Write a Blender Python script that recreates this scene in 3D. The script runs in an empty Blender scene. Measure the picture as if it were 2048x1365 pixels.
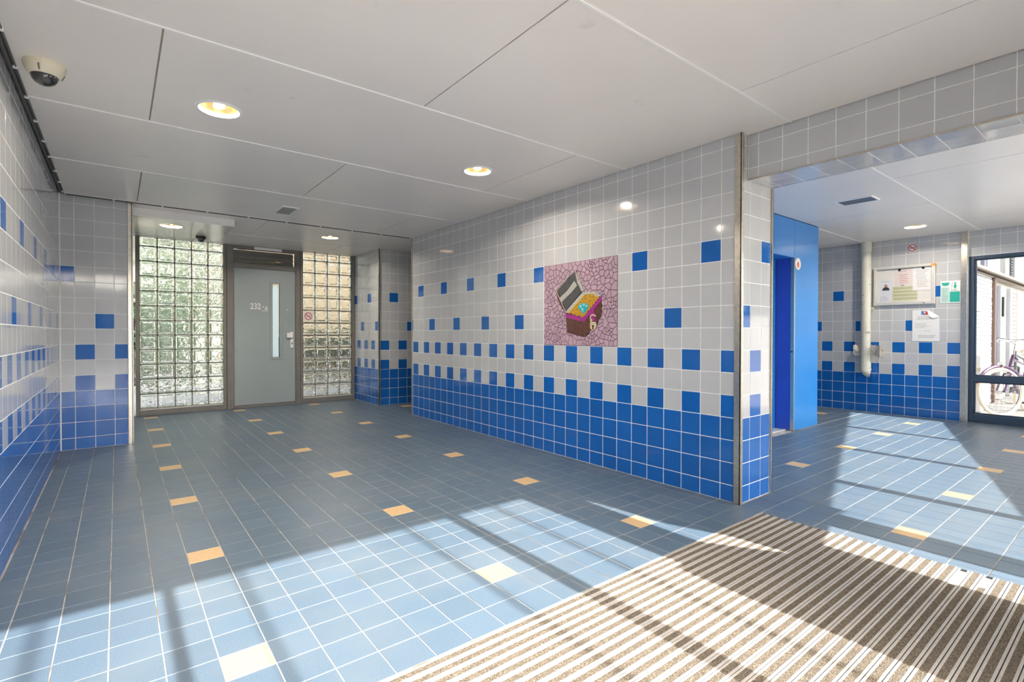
import bpy, math, random
from mathutils import Matrix, Vector
random.seed(7)
R = math.radians
SC = bpy.context.scene
COL = SC.collection

# ------------------------------------------------------------------ camera
H = 1.1428
YAW, PIT, ROL = 0.6623, -0.0099, 0.0013
fw = Vector((math.sin(YAW)*math.cos(PIT), math.cos(YAW)*math.cos(PIT), math.sin(PIT)))
rt0 = Vector((math.cos(YAW), -math.sin(YAW), 0)); up0 = rt0.cross(fw)
rt = rt0*math.cos(ROL)+up0*math.sin(ROL); up = up0*math.cos(ROL)-rt0*math.sin(ROL)
cd = bpy.data.cameras.new('camera'); cam = bpy.data.objects.new('camera', cd); COL.objects.link(cam)
M = Matrix.Identity(4)
for i in range(3):
    M[i][0] = rt[i]; M[i][1] = up[i]; M[i][2] = -fw[i]
M[2][3] = H
cam.matrix_world = M
cd.sensor_width = 36; cd.lens = 36*1012.85/2048
cd.shift_y = (677.71-682.5)/2048
cd.clip_start = 0.02; cd.clip_end = 300
SC.camera = cam

# ------------------------------------------------------------------ world, sun, exposure
TANEL = 0.737
W = bpy.data.worlds.new('world'); SC.world = W; W.use_nodes = True
nt = W.node_tree; bg = nt.nodes['Background']
sky = nt.nodes.new('ShaderNodeTexSky'); sky.sky_type = 'NISHITA'; sky.sun_disc = False
sky.sun_elevation = math.atan(TANEL); sky.sun_rotation = math.pi
sky.air_density = 1.0; sky.dust_density = 2.5; sky.ozone_density = 1.0
hz = nt.nodes.new('ShaderNodeHueSaturation'); hz.inputs['Saturation'].default_value = 0.5      # hazy, pale sky
nt.links.new(sky.outputs[0], hz.inputs['Color']); nt.links.new(hz.outputs[0], bg.inputs[0]); bg.inputs[1].default_value = 0.58
sd = bpy.data.lights.new('sun', 'SUN'); sun = bpy.data.objects.new('sun', sd); COL.objects.link(sun)
sd.energy = 8.0; sd.angle = R(0.53); sd.color = (1.0, 0.985, 0.96)
sun.rotation_euler = (math.atan(1/TANEL), 0, 0); sun.location = (2, -6, 6)
LAMP_W = 11.0
SC.view_settings.view_transform = 'Standard'; SC.view_settings.look = 'None'
SC.view_settings.gamma = 1; SC.view_settings.use_curve_mapping = False
SC.view_settings.exposure = 0.90
SC.cycles.max_bounces = 14; SC.cycles.diffuse_bounces = 7; SC.cycles.transparent_max_bounces = 16
SC.cycles.transmission_bounces = 8; SC.cycles.glossy_bounces = 6
SC.cycles.sample_clamp_indirect = 8
SC.cycles.use_denoising = True

# ------------------------------------------------------------------ materials
def mat(name, col, rough=0.5, metal=0.0, noise=None, bump=None, spec=0.5, rnd=0.0, emit=None, coat=0.0, stain=None):
    """noise=(scale, amount, detail), bump=(scale, strength), stain=(scale, colour, lo, hi)"""
    m = bpy.data.materials.new(name); m.use_nodes = True
    n = m.node_tree; b = n.nodes['Principled BSDF']; L = n.links.new
    b.inputs['Base Color'].default_value = (*col, 1); b.inputs['Roughness'].default_value = rough
    b.inputs['Metallic'].default_value = metal; b.inputs['Specular IOR Level'].default_value = spec
    b.inputs['Coat Weight'].default_value = coat; b.inputs['Coat Roughness'].default_value = 0.04
    src = None
    geo = n.nodes.new('ShaderNodeNewGeometry') if (noise or bump or stain) else None
    if noise or rnd:
        hsv = n.nodes.new('ShaderNodeHueSaturation'); hsv.inputs['Color'].default_value = (*col, 1)
        val = None
        if noise:
            t = n.nodes.new('ShaderNodeTexNoise'); t.inputs['Scale'].default_value = noise[0]
            t.inputs['Detail'].default_value = noise[2] if len(noise) > 2 else 4
            L(geo.outputs['Position'], t.inputs['Vector'])
            mr = n.nodes.new('ShaderNodeMapRange'); mr.inputs[1].default_value = 0.3; mr.inputs[2].default_value = 0.7
            mr.inputs[3].default_value = 1-noise[1]; mr.inputs[4].default_value = 1+noise[1]
            L(t.outputs['Fac'], mr.inputs[0]); val = mr.outputs[0]
        if rnd:
            oi = n.nodes.new('ShaderNodeObjectInfo')
            mr2 = n.nodes.new('ShaderNodeMapRange'); mr2.inputs[3].default_value = 1-rnd; mr2.inputs[4].default_value = 1+rnd
            L(oi.outputs['Random'], mr2.inputs[0])
            if val is not None:
                mu = n.nodes.new('ShaderNodeMath'); mu.operation = 'MULTIPLY'
                L(val, mu.inputs[0]); L(mr2.outputs[0], mu.inputs[1]); val = mu.outputs[0]
            else: val = mr2.outputs[0]
        L(val, hsv.inputs['Value']); src = hsv.outputs[0]
    if stain:
        t = n.nodes.new('ShaderNodeTexNoise'); t.inputs['Scale'].default_value = stain[0]; t.inputs['Detail'].default_value = 6
        L(geo.outputs['Position'], t.inputs['Vector'])
        mr = n.nodes.new('ShaderNodeMapRange'); mr.inputs[1].default_value = stain[2]; mr.inputs[2].default_value = stain[3]
        L(t.outputs['Fac'], mr.inputs[0])
        mx = n.nodes.new('ShaderNodeMixRGB'); mx.inputs[1].default_value = (*col, 1); mx.inputs[2].default_value = (*stain[1], 1)
        if src: L(src, mx.inputs[1])
        L(mr.outputs[0], mx.inputs[0]); src = mx.outputs[0]
    if src: L(src, b.inputs['Base Color'])
    if bump:
        t = n.nodes.new('ShaderNodeTexNoise'); t.inputs['Scale'].default_value = bump[0]; t.inputs['Detail'].default_value = 3
        L(geo.outputs['Position'], t.inputs['Vector'])
        bp = n.nodes.new('ShaderNodeBump'); bp.inputs['Strength'].default_value = bump[1]; bp.inputs['Distance'].default_value = 0.01
        L(t.outputs['Fac'], bp.inputs['Height']); L(bp.outputs[0], b.inputs['Normal'])
    if emit:
        b.inputs['Emission Color'].default_value = (*emit[0], 1); b.inputs['Emission Strength'].default_value = emit[1]
    return m

def pane_mat(name, tint=(1, 1, 1), refl=1.0):
    m = bpy.data.materials.new(name); m.use_nodes = True
    n = m.node_tree; n.nodes.clear(); L = n.links.new
    o = n.nodes.new('ShaderNodeOutputMaterial'); mx = n.nodes.new('ShaderNodeMixShader')
    tr = n.nodes.new('ShaderNodeBsdfTransparent'); gl = n.nodes.new('ShaderNodeBsdfGlossy'); fr = n.nodes.new('ShaderNodeFresnel')
    tr.inputs[0].default_value = (*tint, 1); gl.inputs['Roughness'].default_value = 0.01; fr.inputs[0].default_value = 1.4 if refl == 1.0 else refl
    L(fr.outputs[0], mx.inputs[0]); L(tr.outputs[0], mx.inputs[1]); L(gl.outputs[0], mx.inputs[2]); L(mx.outputs[0], o.inputs[0])
    return m

def glass_mat(name, tint, bumpscale, strength):
    m = bpy.data.materials.new(name); m.use_nodes = True
    n = m.node_tree; b = n.nodes['Principled BSDF']; L = n.links.new
    b.inputs['Base Color'].default_value = (*tint, 1); b.inputs['Roughness'].default_value = 0.03
    b.inputs['Transmission Weight'].default_value = 1; b.inputs['IOR'].default_value = 1.46
    geo = n.nodes.new('ShaderNodeNewGeometry')
    t = n.nodes.new('ShaderNodeTexNoise'); t.inputs['Scale'].default_value = bumpscale; t.inputs['Detail'].default_value = 1.5
    L(geo.outputs['Position'], t.inputs['Vector'])
    bp = n.nodes.new('ShaderNodeBump'); bp.inputs['Strength'].default_value = strength; bp.inputs['Distance'].default_value = 0.02
    L(t.outputs['Fac'], bp.inputs['Height']); L(bp.outputs[0], b.inputs['Normal'])
    return m

MT = {
 'white_tile': mat('white_tile', (0.56, 0.565, 0.57), 0.07, rnd=0.02, noise=(9, 0.02), bump=(7, 0.02)),
 'blue_tile': mat('blue_tile', (0.011, 0.128, 0.46), 0.07, rnd=0.06, noise=(9, 0.05), bump=(7, 0.02)),
 'grout': mat('wall_grout', (0.90, 0.90, 0.87), 0.8, noise=(30, 0.06)),
 'floor_tile': mat('floor_tile', (0.104, 0.152, 0.199), 0.40, rnd=0.06, noise=(260, 0.28, 2), bump=(120, 0.05), stain=(2.2, (0.140, 0.176, 0.205), 0.45, 0.75)),
 'yellow_tile': mat('yellow_floor_tile', (0.66, 0.44, 0.22), 0.45, rnd=0.05, noise=(60, 0.06)),
 'floor_grout': mat('floor_grout', (0.46, 0.42, 0.37), 0.85, noise=(14, 0.2), stain=(3.1, (0.20, 0.15, 0.10), 0.52, 0.66)),
 'ceil': mat('ceiling_panel_paint', (0.88, 0.82, 0.76), 0.34, noise=(1.3, 0.025), bump=(220, 0.03), stain=(5.0, (0.70, 0.65, 0.59), 0.70, 0.85)),
 'ceil_white': mat('ceiling_joint_white', (0.93, 0.91, 0.88), 0.4),
 'dark_void': mat('dark_gap', (0.15, 0.14, 0.13), 0.5),
 'slab': mat('concrete_slab', (0.35, 0.34, 0.33), 0.9, noise=(4, 0.1)),
 'steel': mat('brushed_steel', (0.60, 0.55, 0.47), 0.28, 0.9, noise=(40, 0.12)),
 'white_paint': mat('white_paint', (0.82, 0.80, 0.77), 0.35),
 'box_paint': mat('box_paint', (0.74, 0.71, 0.66), 0.18, noise=(2, 0.03)),
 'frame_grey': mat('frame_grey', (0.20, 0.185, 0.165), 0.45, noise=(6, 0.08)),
 'door_grey': mat('door_grey', (0.33, 0.38, 0.38), 0.42, noise=(1.5, 0.05)),
 'mortar': mat('block_mortar', (0.22, 0.21, 0.16), 0.8, noise=(20, 0.12)),
 'black': mat('black_plastic', (0.012, 0.012, 0.012), 0.25),
 'dome': mat('smoked_dome', (0.02, 0.018, 0.016), 0.04, coat=1.0),
 'cream': mat('cream_plastic', (0.74, 0.68, 0.52), 0.4),
 'white_plastic': mat('white_plastic', (0.85, 0.84, 0.82), 0.35),
 'lamp_gold': mat('lamp_reflector', (0.90, 0.66, 0.36), 0.25, 0.6),
 'lamp_glow': mat('lamp_bulb', (1, 0.9, 0.7), 0.5, emit=((1.0, 0.78, 0.48), 6.0)),
 'grille': mat('grille_metal', (0.30, 0.29, 0.28), 0.4, 0.5),
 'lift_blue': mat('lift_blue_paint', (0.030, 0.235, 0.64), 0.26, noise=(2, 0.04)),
 'lift_deep': mat('lift_deep_blue_paint', (0.045, 0.10, 0.56), 0.30, noise=(3, 0.05)),  # the lift blue again, with the recess shade put into the colour
 'win_frame': mat('window_frame_blue', (0.040, 0.070, 0.115), 0.35),
 'pipe': mat('drainpipe_paint', (0.66, 0.65, 0.56), 0.45, noise=(12, 0.05), stain=(16, (0.25, 0.24, 0.20), 0.63, 0.72)),
 'alu': mat('aluminium_anodised', (0.68, 0.67, 0.63), 0.4, 0.2),
 'mat_rail': mat('mat_rail', (0.52, 0.475, 0.42), 0.5, 0.15, noise=(30, 0.08)),
 'carpet': mat('mat_carpet', (0.165, 0.137, 0.102), 0.95, noise=(420, 0.75, 2), bump=(300, 0.6), spec=0.1, stain=(180, (0.42, 0.33, 0.24), 0.52, 0.72)),
 'rubber': mat('rubber', (0.012, 0.012, 0.012), 0.8),
 'paper': mat('paper', (0.84, 0.84, 0.84), 0.7),
 'paper_cool': mat('paper_cool', (0.78, 0.80, 0.85), 0.7),
 'paper_pink': mat('paper_pink', (0.78, 0.70, 0.68), 0.7),
 'ink': mat('ink_grey', (0.30, 0.30, 0.31), 0.7),
 'ink_red': mat('ink_red', (0.55, 0.24, 0.22), 0.7),
 'red': mat('sign_red', (0.62, 0.035, 0.03), 0.4),
 'green': mat('poster_green', (0.02, 0.42, 0.33), 0.5),
 'green_pale': mat('poster_pale_green', (0.50, 0.72, 0.66), 0.5),
 'sched': mat('schedule_green', (0.52, 0.54, 0.33), 0.6), 'sched2': mat('schedule_pale', (0.70, 0.71, 0.55), 0.6),
 'skin': mat('print_skin', (0.50, 0.25, 0.17), 0.6), 'cloth': mat('print_dark_cloth', (0.05, 0.045, 0.045), 0.6),
 'orange': mat('orange_plastic', (0.80, 0.36, 0.08), 0.45),
 'logo_blue': mat('logo_blue', (0.06, 0.25, 0.60), 0.6),
 'pink': mat('pink_shard', (0.49, 0.335, 0.405), 0.30, rnd=0.10),
 'mosaic_bed': mat('mosaic_bed', (0.065, 0.03, 0.045), 0.7),
 'brown': mat('brown_shard', (0.14, 0.062, 0.045), 0.3, noise=(90, 0.4)),
 'slate': mat('slate_shard', (0.085, 0.085, 0.085), 0.45, noise=(120, 0.15)),
 'pearl': mat('pearl_shard', (0.52, 0.51, 0.45), 0.3, noise=(120, 0.15)),
 'magenta': mat('magenta_shard', (0.36, 0.03, 0.25), 0.3),
 'gold': mat('gold_piece', (0.80, 0.46, 0.03), 0.3, noise=(60, 0.2)),
 'gem': mat('teal_shard', (0.03, 0.42, 0.50), 0.2), 'gem2': mat('pale_teal_shard', (0.28, 0.66, 0.68), 0.2),
 'lock_gold': mat('padlock_shard', (0.70, 0.58, 0.36), 0.3),
 'pane': pane_mat('clear_pane'),
 'case_pane': pane_mat('case_glass', (1, 1, 1), 1.22),
 'block': glass_mat('block_glass', (0.92, 0.95, 0.90), 19, 0.6),
 'tinted': pane_mat('sun_glass_pane', (0.60, 0.61, 0.61)),  # tint added to dim the over-bright view outside
 'frost': None,
 'wired': pane_mat('wired_pane', (0.86, 0.9, 0.88)),
 'brick': mat('white_brick', (0.60, 0.61, 0.61), 0.7, rnd=0.08, noise=(25, 0.05)),
 'brick_joint': mat('brick_joint', (0.38, 0.39, 0.39), 0.9),
 'ground': mat('paving_concrete', (0.37, 0.35, 0.32), 0.9, noise=(3, 0.1)),
 'facade': mat('facade_grey', (0.42, 0.42, 0.42), 0.5),
 'plaster': mat('white_plaster', (0.78, 0.77, 0.72), 0.8, noise=(1.2, 0.06)),
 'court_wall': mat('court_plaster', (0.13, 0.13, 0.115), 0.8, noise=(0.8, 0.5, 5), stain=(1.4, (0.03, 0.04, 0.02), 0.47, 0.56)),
 'joint_brown': mat('joint_brown', (0.36, 0.30, 0.25), 0.6),
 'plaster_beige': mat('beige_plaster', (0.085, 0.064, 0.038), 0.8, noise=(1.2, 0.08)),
 'leaf': mat('hedge_leaf', (0.022, 0.045, 0.018), 0.55, noise=(5, 0.5)),
 'brown_wood': mat('brown_post', (0.17, 0.10, 0.075), 0.5),
 'dusk_glass': mat('dark_window_glass', (0.10, 0.10, 0.16), 0.08, coat=0.6),
 'bike_purple': mat('bike_frame_purple', (0.13, 0.06, 0.14), 0.25, 0.3, coat=0.6),
 'bike_black': mat('bike_frame_black', (0.03, 0.03, 0.035), 0.3, 0.2, coat=0.5),
 'chrome': mat('chrome', (0.72, 0.70, 0.67), 0.14, 1.0),
 'tyre': mat('cream_tyre', (0.78, 0.66, 0.50), 0.7),
 'saddle': mat('saddle_cream', (0.66, 0.56, 0.44), 0.6),
 'news': mat('newsprint', (0.80, 0.76, 0.69), 0.85, noise=(60, 0.38, 3), stain=(24, (0.45, 0.16, 0.12), 0.60, 0.66)),
}

def translucent_mat():
    m = bpy.data.materials.new('frosted_film'); m.use_nodes = True
    n = m.node_tree; n.nodes.clear(); o = n.nodes.new('ShaderNodeOutputMaterial'); t = n.nodes.new('ShaderNodeBsdfTranslucent')
    t.inputs[0].default_value = (0.95, 0.97, 0.97, 1); n.links.new(t.outputs[0], o.inputs[0]); return m
MT['frost'] = translucent_mat(); MT['frost_pane'] = translucent_mat(); MT['frost_pane'].node_tree.nodes['Translucent BSDF'].inputs[0].default_value = (0.50, 0.485, 0.46, 1)  # second sheet is the dimmer one, for the added fill panel

# ------------------------------------------------------------------ object helpers
LOC = {}
def props(o, label=None, cat=None, group=None, kind=None):
    if label: o['label'] = label
    if cat: o['category'] = cat
    if group: o['group'] = group
    if kind: o['kind'] = kind
    return o

def parent_to(o, p):
    if p is not None:
        o.parent = p
        o.matrix_parent_inverse = Matrix.Translation(-LOC.get(p.name, Vector((0, 0, 0))))

class MB:
    def __init__(s): s.v = []; s.f = []; s.sm = False
    def add(s, vs, fs, M=None):
        b = len(s.v)
        s.v += [tuple(M @ Vector(v)) for v in vs] if M is not None else [tuple(v) for v in vs]
        s.f += [tuple(b+i for i in f) for f in fs]
        return s
    def box(s, a, b, M=None):
        (x0, y0, z0), (x1, y1, z1) = a, b
        x0, x1 = min(x0, x1), max(x0, x1); y0, y1 = min(y0, y1), max(y0, y1); z0, z1 = min(z0, z1), max(z0, z1)
        return s.add([(x0,y0,z0),(x1,y0,z0),(x1,y1,z0),(x0,y1,z0),(x0,y0,z1),(x1,y0,z1),(x1,y1,z1),(x0,y1,z1)],
                     [(3,2,1,0),(4,5,6,7),(0,1,5,4),(1,2,6,5),(2,3,7,6),(3,0,4,7)], M)
    def bbox(s, a, b, r, M=None):
        """box with all edges chamfered by r"""
        lo = [min(a[i], b[i]) for i in range(3)]; hi = [max(a[i], b[i]) for i in range(3)]
        r = min(r, *[(hi[i]-lo[i])*0.49 for i in range(3)])
        vs = []; idx = {}
        for ax in range(3):
            for sx in (0, 1):
                for sy in (0, 1):
                    for sz in (0, 1):
                        sg = (sx, sy, sz); p = []
                        for i in range(3):
                            q = hi[i] if sg[i] else lo[i]
                            if i != ax: q += -r if sg[i] else r
                            p.append(q)
                        idx[(ax, sg)] = len(vs); vs.append(p)
        fs = []
        for ax in range(3):
            o1, o2 = [(1, 2), (2, 0), (0, 1)][ax]
            for sd in (0, 1):
                q = []
                for (u, w) in ((0,0),(1,0),(1,1),(0,1)):
                    sg = [0,0,0]; sg[ax] = sd; sg[o1] = u; sg[o2] = w; q.append(idx[(ax, tuple(sg))])
                fs.append(q if sd else q[::-1])
        for ax in range(3):
            o1, o2 = [(1, 2), (2, 0), (0, 1)][ax]
            for u in (0, 1):
                for w in (0, 1):
                    sg0 = [0,0,0]; sg0[o1] = u; sg0[o2] = w; sg1 = sg0[:]; sg1[ax] = 1
                    q = [idx[(o1,tuple(sg0))], idx[(o1,tuple(sg1))], idx[(o2,tuple(sg1))], idx[(o2,tuple(sg0))]]
                    fs.append(q if (u == w) == False else q[::-1])
        for sx in (0, 1):
            for sy in (0, 1):
                for sz in (0, 1):
                    q = [idx[(0,(sx,sy,sz))], idx[(1,(sx,sy,sz))], idx[(2,(sx,sy,sz))]]
                    fs.append(q if (sx+sy+sz) % 2 == 1 else q[::-1])
        return s.add(vs, fs, M)
    def tube(s, pts, r, seg=8, M=None, closed=False, caps=True):
        pts = [Vector(p) for p in pts]; n = len(pts)
        rs = r if isinstance(r, (list, tuple)) else [r]*n
        vs = []; fs = []
        ref = None
        for i, p in enumerate(pts):
            if closed: t = pts[(i+1) % n]-pts[i-1]
            else: t = pts[min(i+1, n-1)]-pts[max(i-1, 0)]
            t.normalize()
            if ref is None:
                ref = Vector((0,0,1)) if abs(t.z) < 0.9 else Vector((1,0,0))
            a = (ref - t*ref.dot(t)).normalized(); ref = a; b = t.cross(a)
            for k in range(seg):
                w = 2*math.pi*k/seg
                vs.append(p+(a*math.cos(w)+b*math.sin(w))*rs[i])
        m = n if closed else n-1
        for i in range(m):
            for k in range(seg):
                j = (i+1) % n
                fs.append((i*seg+k, i*seg+(k+1) % seg, j*seg+(k+1) % seg, j*seg+k))
        if caps and not closed:
            fs.append(tuple(range(seg))[::-1]); fs.append(tuple((n-1)*seg+k for k in range(seg)))
        return s.add(vs, fs, M)
    def lathe(s, prof, seg=32, M=None, cap0=False, cap1=False):
        vs = []; fs = []
        for (r, z) in prof:
            for k in range(seg):
                w = 2*math.pi*k/seg; vs.append((r*math.cos(w), r*math.sin(w), z))
        for i in range(len(prof)-1):
            for k in range(seg):
                fs.append((i*seg+k, i*seg+(k+1) % seg, (i+1)*seg+(k+1) % seg, (i+1)*seg+k))
        if cap0: fs.append(tuple(range(seg))[::-1])
        if cap1: fs.append(tuple((len(prof)-1)*seg+k for k in range(seg)))
        return s.add(vs, fs, M)
    def prism(s, poly, t0, t1, M=None):
        """polygon in local XY extruded from z=t0 to t1"""
        n = len(poly)
        ar = sum(poly[i][0]*poly[(i+1) % n][1]-poly[(i+1) % n][0]*poly[i][1] for i in range(n))
        if ar < 0: poly = poly[::-1]
        vs = [(x, y, t0) for x, y in poly]+[(x, y, t1) for x, y in poly]
        fs = [tuple(range(n))[::-1], tuple(range(n, 2*n))]+[(i, (i+1) % n, n+(i+1) % n, n+i) for i in range(n)]
        return s.add(vs, fs, M)
    def build(s, name, m, parent=None, label=None, cat=None, group=None, kind=None, center=True, smooth=False):
        vs = s.v; c = Vector((0, 0, 0))
        if center and vs:
            lo = [min(v[i] for v in vs) for i in range(3)]; hi = [max(v[i] for v in vs) for i in range(3)]
            c = Vector([(lo[i]+hi[i])/2 for i in range(3)])
            if parent is None: c.z = lo[2]
            vs = [(v[0]-c.x, v[1]-c.y, v[2]-c.z) for v in vs]
        me = bpy.data.meshes.new(name); me.from_pydata(vs, [], s.f); me.update()
        if smooth:
            me.polygons.foreach_set('use_smooth', [True]*len(me.polygons))
            try: me.set_sharp_from_angle(angle=R(35))
            except Exception: pass
        me.materials.append(MT[m])
        o = bpy.data.objects.new(name, me); COL.objects.link(o); o.location = c
        parent_to(o, parent); LOC[o.name] = c
        return props(o, label, cat, group, kind)

def empty(name, loc, label, cat, group=None, kind=None):
    o = bpy.data.objects.new(name, None); COL.objects.link(o); o.location = loc
    o.empty_display_size = 0.1; LOC[o.name] = Vector(loc)
    return props(o, label, cat, group, kind)

def struct(name, mb, m, label, cat=None):
    return mb.build(name, m, None, label, cat, None, 'structure', center=False)

# ------------------------------------------------------------------ tiles
P = 0.153
TH, BV, GAP = 0.006, 0.0010, 0.0050
def tile_geo(w, h, th=TH, bv=BV):
    hw, hh = w/2, h/2
    vs = [(-hw,-hh,0),(hw,-hh,0),(hw,hh,0),(-hw,hh,0),
          (-hw,-hh,th-bv),(hw,-hh,th-bv),(hw,hh,th-bv),(-hw,hh,th-bv),
          (-hw+bv,-hh+bv,th),(hw-bv,-hh+bv,th),(hw-bv,hh-bv,th),(-hw+bv,hh-bv,th)]
    fs = [(8,9,10,11)]
    for i in range(4):
        j = (i+1) % 4
        fs += [(i, j, 4+j, 4+i), (4+i, 4+j, 8+j, 8+i)]
    return vs, fs
TM = {}
def tile_mesh(w, h, m):
    k = (round(w, 3), round(h, 3), m)
    if k not in TM:
        me = bpy.data.meshes.new(m); me.from_pydata(*[tile_geo(k[0], k[1])[0], [], tile_geo(k[0], k[1])[1]]); me.materials.append(MT[m]); TM[k] = me
    return TM[k]

def put_tile(name, w, h, m, frame, parent):
    o = bpy.data.objects.new(name, tile_mesh(w, h, m)); COL.objects.link(o)
    o.parent = parent; o.matrix_basis = frame
    return o

def wall_frame(o, u, n):
    """o: corner on the wall plane; u along, z up, n outward"""
    Mx = Matrix.Identity(4); z = Vector((0,0,1))
    for i in range(3): Mx[i][0] = u[i]; Mx[i][1] = z[i]; Mx[i][2] = n[i]; Mx[i][3] = o[i]
    return Mx

Z0 = 0.114
def std_pattern(odd, r7, r10):
    def f(c, r):
        if r <= 2: return 'blue_tile'
        if r in (3, 5): return 'blue_tile' if c % 2 == odd else 'white_tile'
        if r == 7: return 'blue_tile' if c % 4 == r7 else 'white_tile'
        if r == 10: return 'blue_tile' if c % 4 == r10 else 'white_tile'
        return 'white_tile'
    return f

def tile_wall(wall, plane, u0, u1, joint, z0, z1, pat, flip=1, pitch=P, skip=None, single=None, zoff=0.0):
    """plane(u) -> frame builder: plane=(origin at u=0,z=0 ; u dir ; normal). Tiles between coordinates u0..u1 with a joint at `joint`."""
    org, ud, nn = plane
    F = wall_frame(org, ud, nn)
    k0 = math.floor((u0-joint)/pitch+1e-6)-1; k1 = math.ceil((u1-joint)/pitch)+1
    rest = {}
    for k in range(k0, k1):
        a = max(u0, joint+k*pitch); b = min(u1, joint+(k+1)*pitch)
        if b-a < 0.012: continue
        for r in range(-1, 17):
            c = max(z0, Z0+r*P); d = min(z1, Z0+(r+1)*P)
            if r == -1: c = max(z0, 0.0)
            if d-c < 0.012: continue
            if skip and skip(k, r): continue
            m = pat(k*flip, r)
            g = GAP
            fr = F @ Matrix.Translation(((a+b)/2, (c+d)/2, -0.0092)) @ Matrix.Rotation(random.gauss(0, R(0.10)), 4, 'X') @ Matrix.Rotation(random.gauss(0, R(0.10)), 4, 'Y')
            w, h = b-a-g, d-c-g
            if single is None or single(k, r): put_tile(m, w, h, m, fr, wall)
            else: rest.setdefault(m, MB()).add(*tile_geo(w, h), M=fr)
    for m, mb in rest.items():
        mb.build(m+'_field', m, wall, kind='stuff', center=False)

# ================================================================== STRUCTURE
CH = 2.48
XL, XM, YB, YD = -0.43, 3.275, 6.53, 8.65
YF = -0.35
FAC = lambda x: 0.306*x-2.863          # plan line of the slanted front on the right

# ---- floor
fl = MB().box((-0.6, -0.5, -0.2), (3.5, 8.8, -0.0016))
fl.box((3.5, -3.2, -0.2), (8.85, 8.8, -0.0016))
floor = struct('floor', fl, 'floor_grout', 'floor of slate blue tiles with sandy joints and scattered yellow tiles', 'floor')
FP = 0.1532
def in_rects(rects, a, b, c, d):
    for (x0, x1, y0, y1) in rects:
        A, B, C_, D = max(a, x0), min(b, x1), max(c, y0), min(d, y1)
        if B-A > 0.015 and D-C_ > 0.015: yield A, B, C_, D
MATX0, MATX1, MATY1, MATY0 = -0.12, 3.23, 1.555, -0.30
mainR = [(XL, XM, MATY1+0.004, YB), (0.13, 3.262, YB, YD), (XL, MATX0-0.003, YF, MATY1+0.004), (MATX1+0.004, XM, YF, MATY1+0.004)]
rightR = [(XM, 3.71, -1.8, 1.725), (3.71, 8.7, -2.0, 2.65), (6.93, 8.7, 2.65, 6.0), (3.262, 6.0, 6.49, 7.59), (8.7, 8.78, -0.2, 1.56)]
cells = []
fwx, fwy = math.sin(YAW), math.cos(YAW)
def add_cells(rects, xj, px, yj, py):
    x0 = min(r[0] for r in rects); x1 = max(r[1] for r in rects); y0 = min(r[2] for r in rects); y1 = max(r[3] for r in rects)
    for i in range(math.floor((x0-xj)/px), math.ceil((x1-xj)/px)):
        for j in range(math.floor((y0-yj)/py), math.ceil((y1-yj)/py)):
            a, c = xj+i*px, yj+j*py
            for (A, B, C_, D) in in_rects(rects, a, a+px, c, c+py):
                cx, cy = (A+B)/2, (C_+D)/2
                if A > 3.3 and cy < 0.306*cx-2.8: continue
                d = cx*fwx+cy*fwy; s = cx*fwy-cy*fwx
                vis = d > 0.3 and abs(s/d) < 1.06 and (H/d*1012 < 705)
                cells.append((0 if vis else 1, d, A, B, C_, D, (i % 7 == 0 and j % 7 == 0), vis))
add_cells(mainR, 0.2768, FP, 1.8734, FP)
add_cells(rightR, 2.497-0.5*1.1/7, 1.1/7, 1.8734, FP)
cells.sort()
rest = MB(); nsing = 0
for (q, d, A, B, C_, D, yel, vis) in cells:
    g = 0.0045
    fr = Matrix.Translation(((A+B)/2, (C_+D)/2, -TH)) @ Matrix.Rotation(random.gauss(0, R(0.06)), 4, 'X') @ Matrix.Rotation(random.gauss(0, R(0.06)), 4, 'Y')
    if yel and vis: put_tile('yellow_tile', B-A-g, D-C_-g, 'yellow_tile', fr, floor)
    elif yel: MB().add(*tile_geo(B-A-g, D-C_-g), M=fr).build('yellow_tile', 'yellow_tile', floor, center=False)
    elif vis and nsing < 298:
        put_tile('floor_tile', B-A-g, D-C_-g, 'floor_tile', fr, floor); nsing += 1
    else: rest.add(*tile_geo(B-A-g, D-C_-g), M=fr)
rest.build('floor_tile_field', 'floor_tile', floor, kind='stuff', center=False)

# ---- roof slab and ceiling
rf = MB().box((-0.8, YF-0.08, 2.66), (3.45, 9.0, 2.85)).box((3.45, -0.2, 2.66), (8.95, 9.0, 2.85))
n0 = [(3.45, FAC(3.45)), (8.95, FAC(8.95)), (8.95, -0.2), (3.45, -0.2)]
rf.prism(n0, 2.66, 2.85)
ceiling = struct('ceiling', rf, 'slab', 'flat ceiling of off-white painted panels with fine joints', 'ceiling')
def clip_half(poly, nx_, ny_, c):
    out = []
    for i in range(len(poly)):
        a, b = poly[i], poly[(i+1) % len(poly)]
        da, db = a[0]*nx_+a[1]*ny_-c, b[0]*nx_+b[1]*ny_-c
        if da <= 0: out.append(a)
        if (da < 0 < db) or (db < 0 < da):
            t = da/(da-db); out.append((a[0]+(b[0]-a[0])*t, a[1]+(b[1]-a[1])*t))
    return out
LIGHTS = [(0.488, 3.475, CH), (2.342, 3.467, CH), (2.344, 7.127, CH), (7.81, 1.89, CH), (0.509, 7.135, 2.40)]
HR = 0.112
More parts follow.
